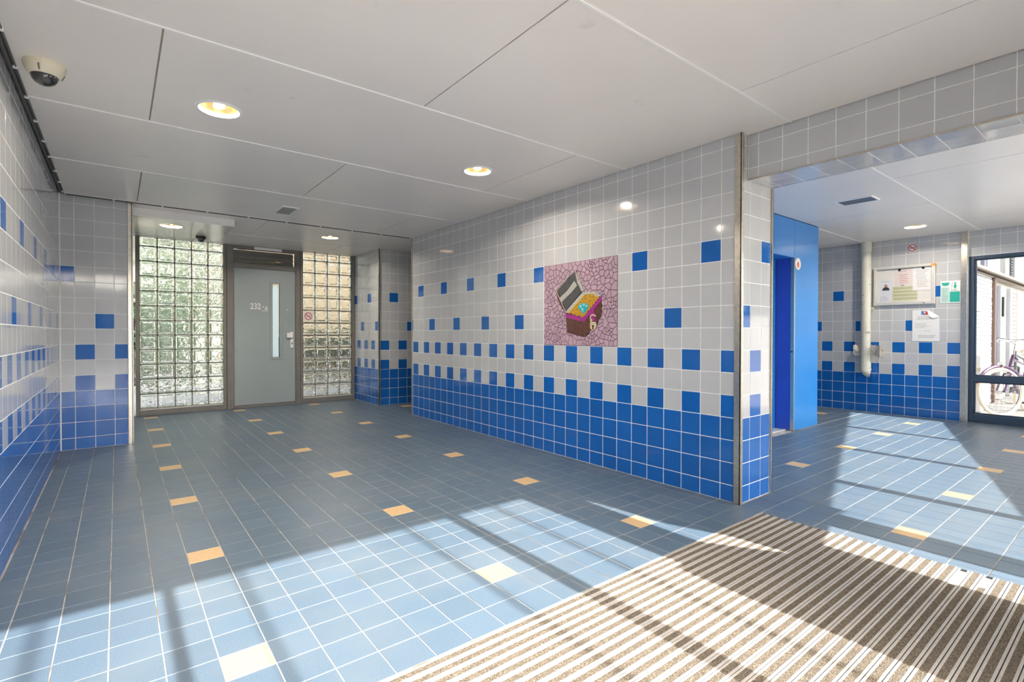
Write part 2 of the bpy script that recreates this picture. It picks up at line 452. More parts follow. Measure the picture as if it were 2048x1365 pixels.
def panel_geo(mb, a, b, c, d, z, th, holes):
    hs = [(x, y) for (x, y, zz) in holes if a+HR < x < b-HR and c+HR < y < d-HR]
    if not hs: mb.box((a, c, z), (b, d, z+th)); return
    if len(hs) > 1:
        mid = (hs[0][0]+hs[1][0])/2
        panel_geo(mb, a, mid, c, d, z, th, holes); panel_geo(mb, mid, b, c, d, z, th, holes); return
    x, y = hs[0]; q = HR+0.02
    xs = [a, x-q, x+q, b]; ys = [c, y-q, y+q, d]
    for i in range(3):
        for j in range(3):
            if i == 1 and j == 1: continue
            mb.box((xs[i], ys[j], z), (xs[i+1], ys[j+1], z+th))
    n = 32
    for zz, flip in ((z, 1), (z+th, 0)):
        vs = []; fs = []
        for k in range(n):
            w = 2*math.pi*(k+0.5)/n; cs, sn = math.cos(w), math.sin(w); t = q/max(abs(cs), abs(sn))
            vs += [(x+HR*cs, y+HR*sn, zz), (x+t*cs, y+t*sn, zz)]
        for k in range(n):
            k2 = (k+1) % n
            f = (2*k, 2*k+1, 2*k2+1, 2*k2); fs.append(f[::-1] if flip else f)
        # corner fill
        for sx, sy in ((1,1),(-1,1),(-1,-1),(1,-1)):
            b0 = len(vs); vs.append((x+sx*q, y+sy*q, zz))
            ang = math.atan2(sy, sx) % (2*math.pi); k = int(math.floor(ang/(2*math.pi)*n-0.5)) % n; k2 = (k+1) % n
            f = (2*k+1, b0, 2*k2+1); fs.append(f[::-1] if flip else f)
        mb.add(vs, fs)
REG = [(-0.392, XM-0.004, MATY1+0.18, 6.462), (-0.392, 3.352, YF, MATY1+0.18), (0.135, 3.258, 6.505, YD-0.005), (3.258, 6.0, 6.505, 7.585),
       (3.716, 8.694, -2.0, 2.642), (6.936, 8.694, 2.642, 6.0), (8.694, 8.75, -0.2, 1.55)]
YJ, YP, XP = 1.445, 1.247, 2.552
for j in range(-3, 7):
    y0, y1 = YJ+j*YP, YJ+(j+1)*YP
    xo = 1.43 if j % 2 == 0 else 0.165
    for i in range(-3, 5):
        x0, x1 = xo+i*XP, xo+(i+1)*XP
        for (a, b, c, d) in in_rects(REG, x0, x1, y0, y1):
            mb = MB()
            e = 0.0022
            if a > 3.5 and c < FAC(b)+0.05:
                pol = clip_half([(a+e, c+e), (b-e, c+e), (b-e, d-e), (a+e, d-e)], 0.306, -1, 2.863-0.02)
                if len(pol) > 2: mb.prism(pol, CH, CH+0.014).build('ceiling_panel', 'ceil', ceiling)
                continue
            if a == x0: MB().box((a-0.006, c, CH+0.005), (a+0.006, d, CH+0.0139)).build('joint_backing', 'joint_brown', ceiling)
            panel_geo(mb, a+(0.0062 if a == x0 else 0), b-(e if b == x1 else 0), c+(e if c == y0 else 0), d-(e if d == y1 else 0), CH, 0.014, LIGHTS[:4])
            mb.build('ceiling_panel', 'ceil', ceiling)
    for (a, b, c, d) in in_rects(REG, -1, 9, y0-0.02, y0+0.02):
        if d-c > 0.03:
            if a > 3.5 and y0 < FAC(a)+0.1: continue
            if a > 3.5 and y0 < FAC(b)+0.1: b = (y0-0.1+2.863)/0.306
            MB().box((a, y0-0.0058, CH-0.004), (b, y0+0.0058, CH+0.008)).build('joint_strip', 'ceil_white', ceiling)

# ---- left wall
wl = struct('wall_left', MB().box((XL-0.15, YF, 0), (XL-0.0045, YB+0.12, 2.66)), 'grout', 'long glossy tiled side wall, white above blue', 'wall')
tile_wall(wl, ((XL, 0, 0), (0, 1, 0), (1, 0, 0)), YF, YB, 4.62, 0, CH+0.1, std_pattern(1, 2, 0), single=lambda k, r: 4.62+k*P > 2.95)
# ---- back return wall
wb = struct('wall_back', MB().box((XL-0.15, YB+0.0045, 0), (0.122, YB+0.15, 2.66)), 'grout', 'narrow tiled wall end left of the glass blocks', 'wall')
tile_wall(wb, ((0, YB, 0), (1, 0, 0), (0, -1, 0)), XL, 0.088, -0.326, 0, CH+0.1, lambda c, r: std_pattern(1, 2, 0)(c+1, r))
# ---- alcove left side
wa = struct('wall_alcove_left', MB().box((-0.1, YB+0.15, 0), (0.13-0.0045, YD+0.1, 2.66)), 'grout', 'sliver of tiled wall between wall end and glass blocks', 'wall')
tile_wall(wa, ((0.13, 0, 0), (0, 1, 0), (1, 0, 0)), YB+0.002, YD-0.05, 6.60, 0, CH, std_pattern(1, 2, 0))
# ---- mosaic wall (centre)
wm = struct('wall_centre', MB().box((XM+0.0045, 1.7295, 0), (3.7055, 6.49, 2.66)), 'grout', 'tiled wall carrying the mosaic picture, checkered blue and white', 'wall')
in_mosaic = lambda k, r: 6 <= k <= 11 and 6 <= r <= 10
tile_wall(wm, ((XM, 0, 0), (0, 1, 0), (-1, 0, 0)), 1.767, 6.478, 1.867, 0, CH+0.1, std_pattern(1, 2, 0), skip=in_mosaic)
tile_wall(wm, ((0, 1.725, 0), (1, 0, 0), (0, -1, 0)), 3.292, 3.696, 3.412, 0, CH+0.1, lambda c, r: std_pattern(1, 0, 2)(c+1, r))
# ---- alcove right side and corridor
wr = struct('wall_alcove_right', MB().box((3.2665, 7.5945, 0), (6.0, YD+0.1, 2.66)), 'grout', 'tiled wall beside the narrow glass block panel', 'wall')
tile_wall(wr, ((3.262, 0, 0), (0, -1, 0), (-1, 0, 0)), -8.645, -7.612, -8.668, 0, CH+0.02, std_pattern(1, 2, 0), pitch=0.1505)
tile_wall(wr, ((0, 7.59, 0), (1, 0, 0), (0, -1, 0)), 3.28, 5.9, 3.282, 0, CH+0.02, std_pattern(0, 3, 1))
struct('wall_corridor_side', MB().box((3.71, 6.2, 0), (6.0, 6.49, 2.66)), 'frame_grey', 'shadowed corridor wall behind the mosaic wall', 'wall')  # dark material here and on the end wall stands in for shade
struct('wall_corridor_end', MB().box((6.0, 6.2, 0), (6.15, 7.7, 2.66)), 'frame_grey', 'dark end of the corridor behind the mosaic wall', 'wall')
# ---- door wall backing above ceiling only (frames fill the opening)
struct('wall_far', MB().box((0.0, YD-0.02, CH+0.004), (3.4, YD+0.15, 2.66)), 'plaster', 'strip of wall above the door and glass blocks', 'wall')
# ---- beam
be = struct('trim_beam', MB().box((3.3645, FAC(3.4)+0.1, 2.1845), (3.7055, 1.725, 2.66)), 'grout', 'tiled beam running out from the wall pillar', 'beam')
for (org, n, u0, u1, joint, nm) in [((3.36, 0, 0), (-1, 0, 0), YF, 1.722, 1.655, 'a')]:
    tile_wall(be, (org, (0, 1, 0), n), u0, u1, joint, 2.18, CH+0.02, lambda c, r: 'white_tile')
tile_wall(be, ((3.71, 0, 0), (0, 1, 0), (1, 0, 0)), -1.7, 1.722, 1.655, 2.18, CH+0.02, lambda c, r: 'white_tile', single=lambda k, r: False)
# underside tiles
for k in range(-22, 2):
    a, b = max(-1.75, 1.655+k*P), min(1.722, 1.655+(k+1)*P)
    if b-a < 0.02: continue
    for (x0, x1) in ((3.362, 3.512), (3.514, 3.664), (3.666, 3.708)):
        fr = Matrix.Translation(((x0+x1)/2, (a+b)/2, 2.1892)) @ Matrix.Rotation(math.pi+random.gauss(0, R(0.25)), 4, 'X') @ Matrix.Rotation(random.gauss(0, R(0.2)), 4, 'Y')
        put_tile('white_tile', x1-x0-0.003, b-a-0.004, 'white_tile', fr, be)
# ---- notice wall (right)
wn = struct('wall_right', MB().box((8.7045, 1.5645, 0), (8.95, 6.0, 2.66)), 'grout', 'tiled wall with notice case and drainpipe', 'wall')
tile_wall(wn, ((8.7, 0, 0), (0, 1, 0), (-1, 0, 0)), 1.618, 4.7, 1.601, 0, CH+0.02, std_pattern(0, 3, 1), pitch=0.1517, single=lambda k, r: k < 13)
tile_wall(wn, ((8.70, 1.56, 0), (1, 0, 0), (0, -1, 0)), 0.012, 0.08, 0.0, 0, 2.15, lambda c, r: std_pattern(0, 3, 1)(0, r) if r != 7 else 'blue_tile')
wn2 = struct('wall_right_lintel', MB().box((8.7645, -0.3, 2.154), (8.95, 1.5645, 2.66)), 'grout', 'tiled strip of wall above the blue-framed window', 'wall')
tile_wall(wn2, ((8.76, 0, 0), (0, 1, 0), (-1, 0, 0)), -0.3, 1.555, 1.56, 2.16, CH+0.02, lambda c, r: 'white_tile')
struct('wall_passage_end', MB().box((6.9, 6.0, 0), (8.95, 6.15, 2.66)), 'plaster', 'end wall of the passage beyond the lift', 'wall')
# ---- steel corner trims
def trim(name, boxes, label):
    mb = MB()
    for a, b in boxes: mb.bbox(a, b, 0.002)
    return mb.build(name, 'steel', None, label, 'corner trim', None, 'structure', center=False)
trim('trim_1', [((XM-0.010, 1.716, 0), (XM+0.004, 1.765, CH)), ((XM-0.010, 1.713, 0), (XM+0.016, 1.727, CH))], 'broad steel corner strip on the near end of the mosaic wall')
trim('trim_2', [((3.698, 1.716, 0), (3.716, 1.727, 2.18)), ((3.706, 1.716, 0), (3.716, 1.75, 2.18))], 'thin steel edge strip on the far side of the pillar end')
trim('trim_3', [((0.089, YB-0.010, 0), (0.128, YB+0.002, CH)), ((0.118, YB-0.010, 0), (0.134, YB+0.03, CH))], 'steel corner strip between tiled wall end and glass blocks')
trim('trim_4', [((3.252, 7.580, 0), (3.264, 7.612, CH)), ((3.252, 7.580, 0), (3.279, 7.592, CH))], 'steel corner strip at the corridor mouth')
trim('trim_5', [((XM-0.008, 6.478, 0), (XM+0.004, 6.496, CH))], 'thin steel strip on the far end of the mosaic wall')
trim('trim_6', [((8.690, 1.570, 0), (8.704, 1.617, CH)), ((8.690, 1.553, 0), (8.712, 1.575, CH))], 'steel corner strip between notice wall and window')
trim('trim_7', [((3.356, YF, 2.176), (3.364, 1.722, 2.186))], 'steel edge strip along the underside of the beam')
# ---- shadow gap rails with clips
def clip(p, d):
    return MB().bbox((p[0]-0.010 if d == 0 else p[0]-0.008, p[1]-0.010 if d == 1 else p[1]-0.008, CH-0.020), (p[0]+0.026 if d == 0 else p[0]+0.008, p[1]+0.026 if d == 1 else p[1]+0.008, CH+0.004), 0.002)
r1 = struct('trim_8', MB().box((XL+0.002, YF, CH+0.012), (-0.388, YB-0.002, CH+0.03)).box((-0.412, YF, CH-0.004), (-0.408, YB-0.05, CH+0.013)).box((-0.395, YF, CH-0.006), (-0.390, YB-0.06, CH+0.013)), 'dark_void', 'dark edge gap with clips along the left wall', 'edge rail')
for i, y in enumerate([0.7, 1.1, 1.5, 1.9, 2.3, 2.72, 3.14, 3.54, 3.95, 4.36, 4.78, 5.17, 5.60, 5.98, 6.36]):
    MB().bbox((-0.406, y-0.008, CH-0.012), (-0.386, y+0.008, CH+0.003), 0.003).build('clip', 'white_plastic', r1)
r2 = struct('trim_9', MB().box((-0.39, 6.455, CH+0.012), (XM-0.002, 6.512, CH+0.03)).box((-0.38, 6.496, CH-0.005), (XM-0.01, 6.501, CH+0.013)).box((-0.38, 6.480, CH-0.005), (XM-0.01, 6.484, CH+0.013)), 'dark_void', 'dark edge gap with clips along the far edge of the main ceiling', 'edge rail')
for x in [-0.02, 0.383, 0.79, 1.199, 1.612, 2.01, 2.412, 2.81, 3.24]:
    MB().bbox((x-0.008, 6.456, CH-0.012), (x+0.008, 6.504, CH+0.003), 0.003).build('clip', 'white_plastic', r2)

# ---- front facade behind the camera: posts, header, panels (they throw the floor shadows)
zs = lambda ysh: (ysh-YF)*TANEL          # height on the facade plane whose shadow falls at depth ysh
wf = struct('wall_front', MB().box((-0.6, YF-0.06, zs(2.77)), (3.45, YF, 2.66)), 'facade', 'header of the glazed entrance front behind the viewer', 'wall')
def fpart(name, poly, m='facade', t0=0.0, t1=-0.04):
    """polygon in (x, z) on the facade plane"""
    Mx = Matrix(((1,0,0,0),(0,0,-1,YF),(0,1,0,0),(0,0,0,1)))
    return MB().prism(poly, 0.0, 0.04, Mx).build(name, m, wf)
def rect(x0, x1, z0, z1): return [(x0, z0), (x1, z0), (x1, z1), (x0, z1)]
HT = zs(2.77)
for (a, b) in ((-0.45, -0.405), (0.148, 0.196), (1.598, 1.690)): fpart('mullion', rect(a, b, 0, HT))
fpart('mullion', [(2.20, 0), (2.52, 0), (2.52, zs(1.50)), (2.52, HT), (2.20, HT)])
fpart('door_panel', [(2.14, 0), (3.0, 0), (3.0, zs(1.16)), (2.762, zs(1.16)), (2.53, zs(1.52)), (2.14, zs(1.44))])  # unseen panels, this and the next, cut to the outline of the floor shadow
fpart('door_panel', [(2.765, zs(1.10)), (3.33, zs(1.24)), (3.40, HT), (2.47, HT), (2.55, zs(2.31)), (2.60, zs(1.865)), (2.71, zs(1.546))])
fpart('mullion', rect(3.34, 3.60, 0, HT))
MB().box((-0.43, YF-0.012, 0.02), (2.2, YF-0.006, HT)).build('pane', 'pane', wf)
# slanted front of the right-hand hall
ux = Vector((1, 0.306, 0)).normalized(); nx = Vector((-ux.y, ux.x, 0))
Ms = Matrix(((ux.x, 0, -nx.x*-1, 3.36), (ux.y, 0, nx.y, FAC(3.36)), (0, 1, 0, 0), (0, 0, 0, 1)))
Ms = Matrix.Identity(4)
for i in range(3): Ms[i][0] = ux[i]; Ms[i][1] = (0, 0, 1)[i]; Ms[i][2] = -nx[i]
Ms[0][3] = 3.36; Ms[1][3] = FAC(3.36)
LN = (8.85-3.36)/ux.x
zt_, zb_ = 2.30, 2.30-1.11*TANEL
wf2 = struct('wall_front_right', MB().prism(rect(-0.05, LN, zt_, 2.66), 0, 0.06, Ms), 'facade', 'slanted header of the side hall front behind the viewer', 'wall')
sx = lambda x: (x-3.36)/ux.x
MB().prism(rect(-0.05, LN, 0, zb_), 0, 0.02, Ms).build('frosted_panel', 'frost_pane', wf2)  # translucent panel added to let soft fill light into the side hall
MB().prism(rect(-0.05, LN, zb_-0.05, zb_), -0.01, 0.04, Ms).build('transom_bar', 'facade', wf2)
for x, w in ((4.40, 0.045), (5.75, 0.045), (7.11, 0.045), (8.66, 0.2)):
    MB().prism(rect(sx(x)-w, sx(x)+w, 0, zt_), 0, 0.04, Ms).build('mullion', 'facade', wf2)
MB().prism(rect(0, LN, zb_, zt_), 0.012, 0.018, Ms).build('pane', 'pane', wf2)
struct('wall_front_join', MB().box((3.36, FAC(3.36), 0), (3.46, YF-0.06, 2.66)), 'plaster', 'short wall joining the two entrance fronts behind the viewer', 'wall')

# ---- lift front
lift = empty('lift_enclosure', (6.3, 2.65, 0), 'blue steel lift front with recessed door opening', 'lift')
MB().bbox((3.72, 2.65, 2.035), (6.243, 2.80, CH), 0.003).build('header_panel', 'lift_blue', lift)
MB().bbox((6.270, 2.65, 0.004), (6.93, 2.80, CH), 0.003).build('side_panel', 'lift_blue', lift)
MB().box((6.247, 2.653, 2.035), (6.27, 2.80, CH)).build('header_panel', 'lift_blue', lift)
MB().bbox((3.72, 2.65, 0.004), (5.25, 2.80, 2.033), 0.003).build('side_panel', 'lift_blue', lift)
MB().box((6.80, 2.80, 0), (6.93, 6.0, CH)).build('side_panel', 'lift_blue', lift)
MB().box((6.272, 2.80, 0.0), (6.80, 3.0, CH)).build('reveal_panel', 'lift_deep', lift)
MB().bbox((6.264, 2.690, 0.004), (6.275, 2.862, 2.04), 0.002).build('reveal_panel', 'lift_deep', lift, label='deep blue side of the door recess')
MB().bbox((6.258, 2.646, 0.004), (6.272, 2.690, 2.035), 0.002).build('corner_strip', 'steel', lift, label='steel corner strip of the door recess')
MB().box((5.25, 2.80, 2.04), (6.30, 2.90, CH)).build('lintel_panel', 'lift_blue', lift)
MB().bbox((5.70, 2.866, 0.01), (6.300, 2.90, 2.06), 0.002).build('door_leaf', 'lift_blue', lift)
MB().bbox((5.20, 2.866, 0.01), (5.697, 2.90, 2.06), 0.002).build('door_leaf', 'lift_blue', lift)
MB().bbox((5.2, 2.735, -0.001), (6.262, 2.866, 0.010), 0.003).build('sill', 'alu', lift)
MB().lathe([(0.010, 0), (0.010, 0.008), (0.006, 0.010)], 12, Matrix.Translation((6.264, 2.672, 0.935)) @ Matrix.Rotation(-math.pi/2, 4, 'Y'), cap1=True).build('key_switch', 'black', lift)

# ================================================================== DOOR WALL
def glass_panel(name, label, x0, x1, cx0, n, pitch, side):
    w = empty(name, ((x0+x1)/2, YD, 0), label, 'glass block window', None, 'structure')
    fr = 0.042
    MB().bbox((x0, YD-0.03, 0), (x0+fr, YD+0.07, CH), 0.003).build('frame_post', 'frame_grey', w)
    MB().bbox((x1-fr, YD-0.03, 0), (x1, YD+0.07, CH), 0.003).build('frame_post', 'frame_grey', w)
    MB().bbox((x0+fr, YD-0.03, 0), (x1-fr, YD+0.07, 0.075), 0.003).build('frame_rail', 'frame_grey', w)
    MB().bbox((x0+fr, YD-0.015, 0.075), (x1-fr, YD+0.06, 0.088), 0.002).build('frame_bead', 'alu', w)
    mo = MB()
    zj = lambda r: 0.098+0.2055*r
    bw, bh = pitch-0.014, 0.191
    for r in range(0, 12):
        mo.box((x0+fr, YD+0.012, zj(r)-0.0145), (x1-fr, YD+0.055, zj(r)))
    for c in range(n+1):
        xx = cx0+c*pitch-0.014
        mo.box((xx, YD+0.012, 0.08), (xx+0.014, YD+0.055, CH))
    mo.build('mortar_grid', 'mortar', w)
    def block_mesh(h):
        hw, hh, t = bw/2, h/2, 0.036
        vs = []; fs = []
        def ring(ins, y): 
            b = len(vs)
            vs.extend([(-hw+ins, y, -hh+ins), (hw-ins, y, -hh+ins), (hw-ins, y, hh-ins), (-hw+ins, y, hh-ins)]); return b
        rs = [ring(0.036, -t+0.009), ring(0.020, -t), ring(0.006, -t+0.002), ring(0, -t+0.010), ring(0, t-0.010), ring(0.006, t-0.002), ring(0.020, t), ring(0.036, t-0.009)]
        for a, b in zip(rs, rs[1:]):
            for i in range(4):
                j = (i+1) % 4; fs.append((a+i, a+j, b+j, b+i))
        fs.append(tuple(rs[0]+i for i in (3, 2, 1, 0))); fs.append(tuple(rs[-1]+i for i in range(4)))
        fs = [f[::-1] for f in fs]
        me = bpy.data.meshes.new('glass_block'); me.from_pydata(vs, [], fs); me.update(); me.materials.append(MT['block'])
        return me
    full = block_mesh(bh); top = block_mesh(CH-0.004-zj(11))
    for r in range(12):
        for c in range(n):
            o = bpy.data.objects.new('glass_block', full if r < 11 else top); COL.objects.link(o); o.parent = w
            h = bh if r < 11 else CH-0.004-zj(11)
            o.location = (cx0+c*pitch+bw/2-(x0+x1)/2, 0.032+random.uniform(-0.001, 0.001), zj(r)+h/2)
            o.rotation_euler = (random.gauss(0, 0.004), math.pi*random.choice((0,)), random.gauss(0, 0.004))
    return w
gl1 = glass_panel('window_1', 'wide glass block panel left of the grey door', 0.200, 1.296, 0.250, 5, 0.2045, -1)
gl2 = glass_panel('window_2', 'narrow glass block panel right of the grey door', 2.356, 3.258, 2.404, 4, 0.2025, 1)

door = empty('door_1', (1.84, YD, 0), 'grey flush door numbered 232-A with narrow vision pane', 'door', None, 'structure')
MB().bbox((1.300, YD-0.035, 0), (1.392, YD+0.07, CH), 0.004).build('frame_post', 'frame_grey', door)
MB().bbox((2.284, YD-0.035, 0), (2.352, YD+0.07, CH), 0.004).build('frame_post', 'frame_grey', door)
MB().bbox((1.392, YD-0.033, 2.142), (2.284, YD+0.07, 2.215), 0.004).build('frame_rail', 'frame_grey', door)
MB().bbox((1.392, YD-0.033, 2.432), (2.284, YD+0.07, CH), 0.004).build('frame_rail', 'frame_grey', door)
MB().bbox((1.300, YD-0.045, 0), (1.345, YD-0.034, 0.13), 0.003).build('foot_plate', 'frame_grey', door)
MB().bbox((2.300, YD-0.045, 0), (2.352, YD-0.034, 0.13), 0.003).build('foot_plate', 'frame_grey', door)
MB().box((1.392, YD, 0.0), (2.284, YD+0.06, 0.038)).build('threshold', 'frame_grey', door)
MB().box((1.392, YD+0.020, 2.215), (2.284, YD+0.028, 2.432)).build('transom_pane', 'pane', door)
for k_ in range(3): MB().bbox((1.40, YD+0.075, 2.225+k_*0.07), (2.275, YD+0.10, 2.272+k_*0.07), 0.004).build('transom_slat', 'mortar', door)
MB().box((1.40, YD+0.105, 2.215), (2.275, YD+0.11, 2.432)).build('transom_backing', 'frame_grey', door)
# leaf with an opening for the vision pane
lx0, lx1, lz0, lz1 = 1.397, 2.272, 0.045, 2.137; vx0, vx1, vz0, vz1 = 1.912, 2.066, 0.738, 1.945
leaf = MB()
leaf.box((lx0, YD-0.012, lz0), (vx0, YD+0.03, lz1)).box((vx1, YD-0.012, lz0), (lx1, YD+0.03, lz1))
leaf.box((vx0, YD-0.012, lz0), (vx1, YD+0.03, vz0)).box((vx0, YD-0.012, vz1), (vx1, YD+0.03, lz1))
leaf = leaf.build('leaf', 'door_grey', door)
bd = MB()
for (a, b, c, d) in ((vx0-0.012, vx0+0.024, vz0-0.012, vz1+0.012), (vx1-0.024, vx1+0.012, vz0-0.012, vz1+0.012)):
    bd.bbox((a, YD-0.022, c), (b, YD-0.008, d), 0.003)
bd.bbox((vx0+0.024, YD-0.022, vz0-0.012), (vx1-0.024, YD-0.008, vz0+0.024), 0.003).bbox((vx0+0.024, YD-0.022, vz1-0.024), (vx1-0.024, YD-0.008, vz1+0.012), 0.003)
bd.build('vision_frame', 'door_grey', leaf)
MB().box((vx0, YD+0.006, vz0), (vx1, YD+0.012, vz1)).build('vision_pane', 'wired', leaf)
MB().prism([(vx0+0.026, vz0+0.03), (vx1-0.030, vz0+0.03), (vx1-0.036, vz1-0.09), ((vx0+vx1)/2, vz1-0.025), (vx0+0.030, vz1-0.09)], 0, 0.003, Matrix(((1,0,0,0),(0,0,-1,YD+0.024),(0,1,0,0),(0,0,0,1)))).build('vision_film', 'frost', leaf)  # translucent sheet added to give the white light shape in the pane
bb = MB()
for (a, b) in ((vx0+0.022, vx0+0.028), (vx1-0.028, vx1-0.022)): bb.box((a, YD-0.009, vz0+0.02), (b, YD+0.006, vz1-0.02))
bb.build('vision_gasket', 'black', leaf)
hp = MB().bbox((2.200, YD-0.028, 0.905), (2.246, YD-0.012, 1.165), 0.003).build('handle_plate', 'white_plastic', leaf)
MB().bbox((2.140, YD-0.060, 1.068), (2.236, YD-0.036, 1.150), 0.006).build('handle', 'white_plastic', hp)
MB().bbox((2.196, YD-0.040, 1.085), (2.236, YD-0.026, 1.135), 0.003).build('handle_neck', 'white_plastic', hp)
MB().lathe([(0.009, 0), (0.009, 0.004)], 12, Matrix.Translation((2.223, YD-0.028, 0.985)) @ Matrix.Rotation(math.pi/2, 4, 'X'), cap1=True).box((2.220, YD-0.032, 0.962), (2.226, YD-0.028, 0.985)).build('keyhole', 'black', hp)
MB().lathe([(0.012, 0), (0.012, 0.006), (0.006, 0.008)], 12, Matrix.Translation((2.16, YD-0.012, 1.52)) @ Matrix.Rotation(math.pi/2, 4, 'X'), cap1=True).build('peephole', 'alu', leaf)
MB().bbox((1.672, YD-0.075, 2.432), (2.066, YD-0.034, 2.472), 0.004).build('door_closer', 'white_plastic', door)
def text(name, body, loc, size, parent, m, rot=(math.pi/2, 0, 0), sxy=(1, 1)):
    cu = bpy.data.curves.new(name, 'FONT'); cu.body = body; cu.size = size; cu.extrude = 0.0008; cu.offset = 0.0025
    cu.materials.append(MT[m]); o = bpy.data.objects.new(name, cu); COL.objects.link(o)
    o.location = loc; o.rotation_euler = rot; o.scale = (sxy[0], sxy[1], 1); parent_to(o, parent); return o
text('door_number', '232', (1.618, YD-0.0135, 1.518), 0.118, leaf, 'white_paint', sxy=(0.86, 1.1))
text('door_number', '-', (1.790, YD-0.0135, 1.535), 0.09, leaf, 'white_paint', sxy=(0.9, 1.1))
text('door_number', 'A', (1.826, YD-0.0135, 1.508), 0.072, leaf, 'white_paint', sxy=(0.9, 1.1))
MB().box((1.780, YD-0.0140, 1.490), (1.872, YD-0.0125, 1.496)).build('underline', 'white_paint', leaf)

# ---- lowered box in the alcove ceiling
lb = empty('ceiling_box', (0.617, 7.33, 2.40), 'white lowered ceiling box above the wide glass block panel', 'ceiling box')
mb = MB(); panel_geo(mb, 0.136, 1.098, 6.742, 7.938, 2.400, 0.012, LIGHTS[4:]); mb.build('bottom_panel', 'box_paint', lb)
MB().bbox((0.134, 6.73, 2.400), (1.10, 6.742, CH+0.01), 0.001).build('front_panel', 'ceil_white', lb)
MB().bbox((1.088, 6.742, 2.412), (1.10, 7.938, CH+0.01), 0.001).build('side_panel', 'white_paint', lb)
MB().bbox((0.136, 7.926, 2.412), (1.088, 7.938, CH+0.01), 0.001).build('back_panel', 'white_paint', lb)

# ================================================================== CEILING FITTINGS
LAB = ['recessed round downlight nearest the dome camera', 'recessed round downlight in the main ceiling near the mosaic wall',
       'recessed round downlight in front of the narrow glass block panel', 'recessed round downlight above the notice case',
       'recessed round downlight set in the white ceiling box']
for (x, y, z), lab in zip(LIGHTS, LAB):
    d = empty('downlight', (x, y, z), lab, 'lamp', 'round ceiling downlights')
    T = Matrix.Translation((x, y, z))
    MB().lathe([(0.104, 0.004), (0.104, -0.003), (0.108, -0.006), (0.122, -0.005), (0.128, -0.001), (0.128, 0.0)], 40, T).build('trim_ring', 'ceil_white', d, smooth=True)
    MB().lathe([(0.104, -0.002), (0.100, 0.012), (0.088, 0.040), (0.068, 0.060), (0.040, 0.070), (0.0, 0.072)][::-1], 32, T).build('reflector', 'lamp_gold', d, smooth=True)
    MB().lathe([(0.0, 0.022), (0.024, 0.026), (0.036, 0.040), (0.036, 0.056), (0.028, 0.068)], 20, T).build('bulb', 'lamp_glow', d, smooth=True)
    l = bpy.data.lights.new('downlight_lamp', 'AREA'); l.shape = 'DISK'; l.size = 0.06; l.energy = LAMP_W; l.color = (1.0, 0.90, 0.77)
    o = bpy.data.objects.new('downlight_lamp', l); COL.objects.link(o); o.location = (x, y, z+0.018); parent_to(o, d)
    o.visible_camera = True

def grille(name, x0, x1, y0, y1, label, along):
    g = empty(name, ((x0+x1)/2, (y0+y1)/2, CH), label, 'vent grille')
    fr = MB(); w = 0.016; zb = CH-0.012
    fr.bbox((x0, y0, zb), (x1, y0+w, CH), 0.002).bbox((x0, y1-w, zb), (x1, y1, CH), 0.002).bbox((x0, y0+w, zb), (x0+w, y1-w, CH), 0.002).bbox((x1-w, y0+w, zb), (x1, y1-w, CH), 0.002)
    fr.build('frame', 'ceil_white', g)
    MB().box((x0+w, y0+w, CH-0.002), (x1-w, y1-w, CH)).build('backing', 'black', g)
    n = 9
    for i in range(n):
        if along == 'y':
            c = x0+w+(x1-x0-2*w)*(i+0.5)/n
            MB().add([(c-0.006, y0+w, CH-0.003), (c-0.004, y0+w, CH-0.003), (c+0.004, y0+w, zb+0.001), (c+0.002, y0+w, zb), (c-0.006, y1-w, CH-0.003), (c-0.004, y1-w, CH-0.003), (c+0.004, y1-w, zb+0.001), (c+0.002, y1-w, zb)],
                     [(0,1,2,3),(7,6,5,4),(0,4,5,1),(1,5,6,2),(2,6,7,3),(3,7,4,0)]).build('louvre', 'grille', g)
        else:
            c = y0+w+(y1-y0-2*w)*(i+0.5)/n
            MB().add([(x0+w, c-0.006, CH-0.003), (x0+w, c-0.004, CH-0.003), (x0+w, c+0.004, zb+0.001), (x0+w, c+0.002, zb), (x1-w, c-0.006, CH-0.003), (x1-w, c-0.004, CH-0.003), (x1-w, c+0.004, zb+0.001), (x1-w, c+0.002, zb)],
                     [(0,1,2,3),(7,6,5,4),(0,4,5,1),(1,5,6,2),(2,6,7,3),(3,7,4,0)]).build('louvre', 'grille', g)
grille('ceiling_grille', 1.365, 1.54, 5.66, 6.04, 'small grey louvred grille in the main ceiling near the door', 'y')
grille('ceiling_grille', 5.72, 5.95, 1.72, 2.04, 'louvred grille in the ceiling in front of the lift', 'y')

# dome cameras
dc = empty('dome_camera', (-0.278, 3.43, CH), 'cream dome security camera with smoked bubble beside the left wall', 'camera')
T = Matrix.Translation((-0.278, 3.43, CH))
MB().lathe([(0.0, 0), (0.082, 0), (0.083, -0.008), (0.080, -0.020), (0.066, -0.052), (0.058, -0.060), (0.054, -0.060), (0.054, -0.05), (0, -0.05)][::-1], 40, T).build('housing', 'cream', dc, smooth=True)
MB().lathe([(0.054*math.cos(a), -0.056-0.050*math.sin(a)) for a in [i*math.pi/2/10 for i in range(11)]][::-1], 32, T).build('bubble', 'dome', dc, smooth=True)
MB().tube([(-0.278+0.01, 3.43-0.02, CH-0.085), (-0.278+0.012, 3.43-0.045, CH-0.092)], 0.014, 14).build('lens', 'black', dc)
for a in (0.3, 2.4, 4.5):
    c, s = math.cos(a), math.sin(a)
    MB().tube([(-0.278+c*0.0775, 3.43+s*0.0775, CH-0.026), (-0.278+c*0.0655, 3.43+s*0.0655, CH-0.054)], 0.0035, 8).build('screw_slot', 'dark_void', dc)
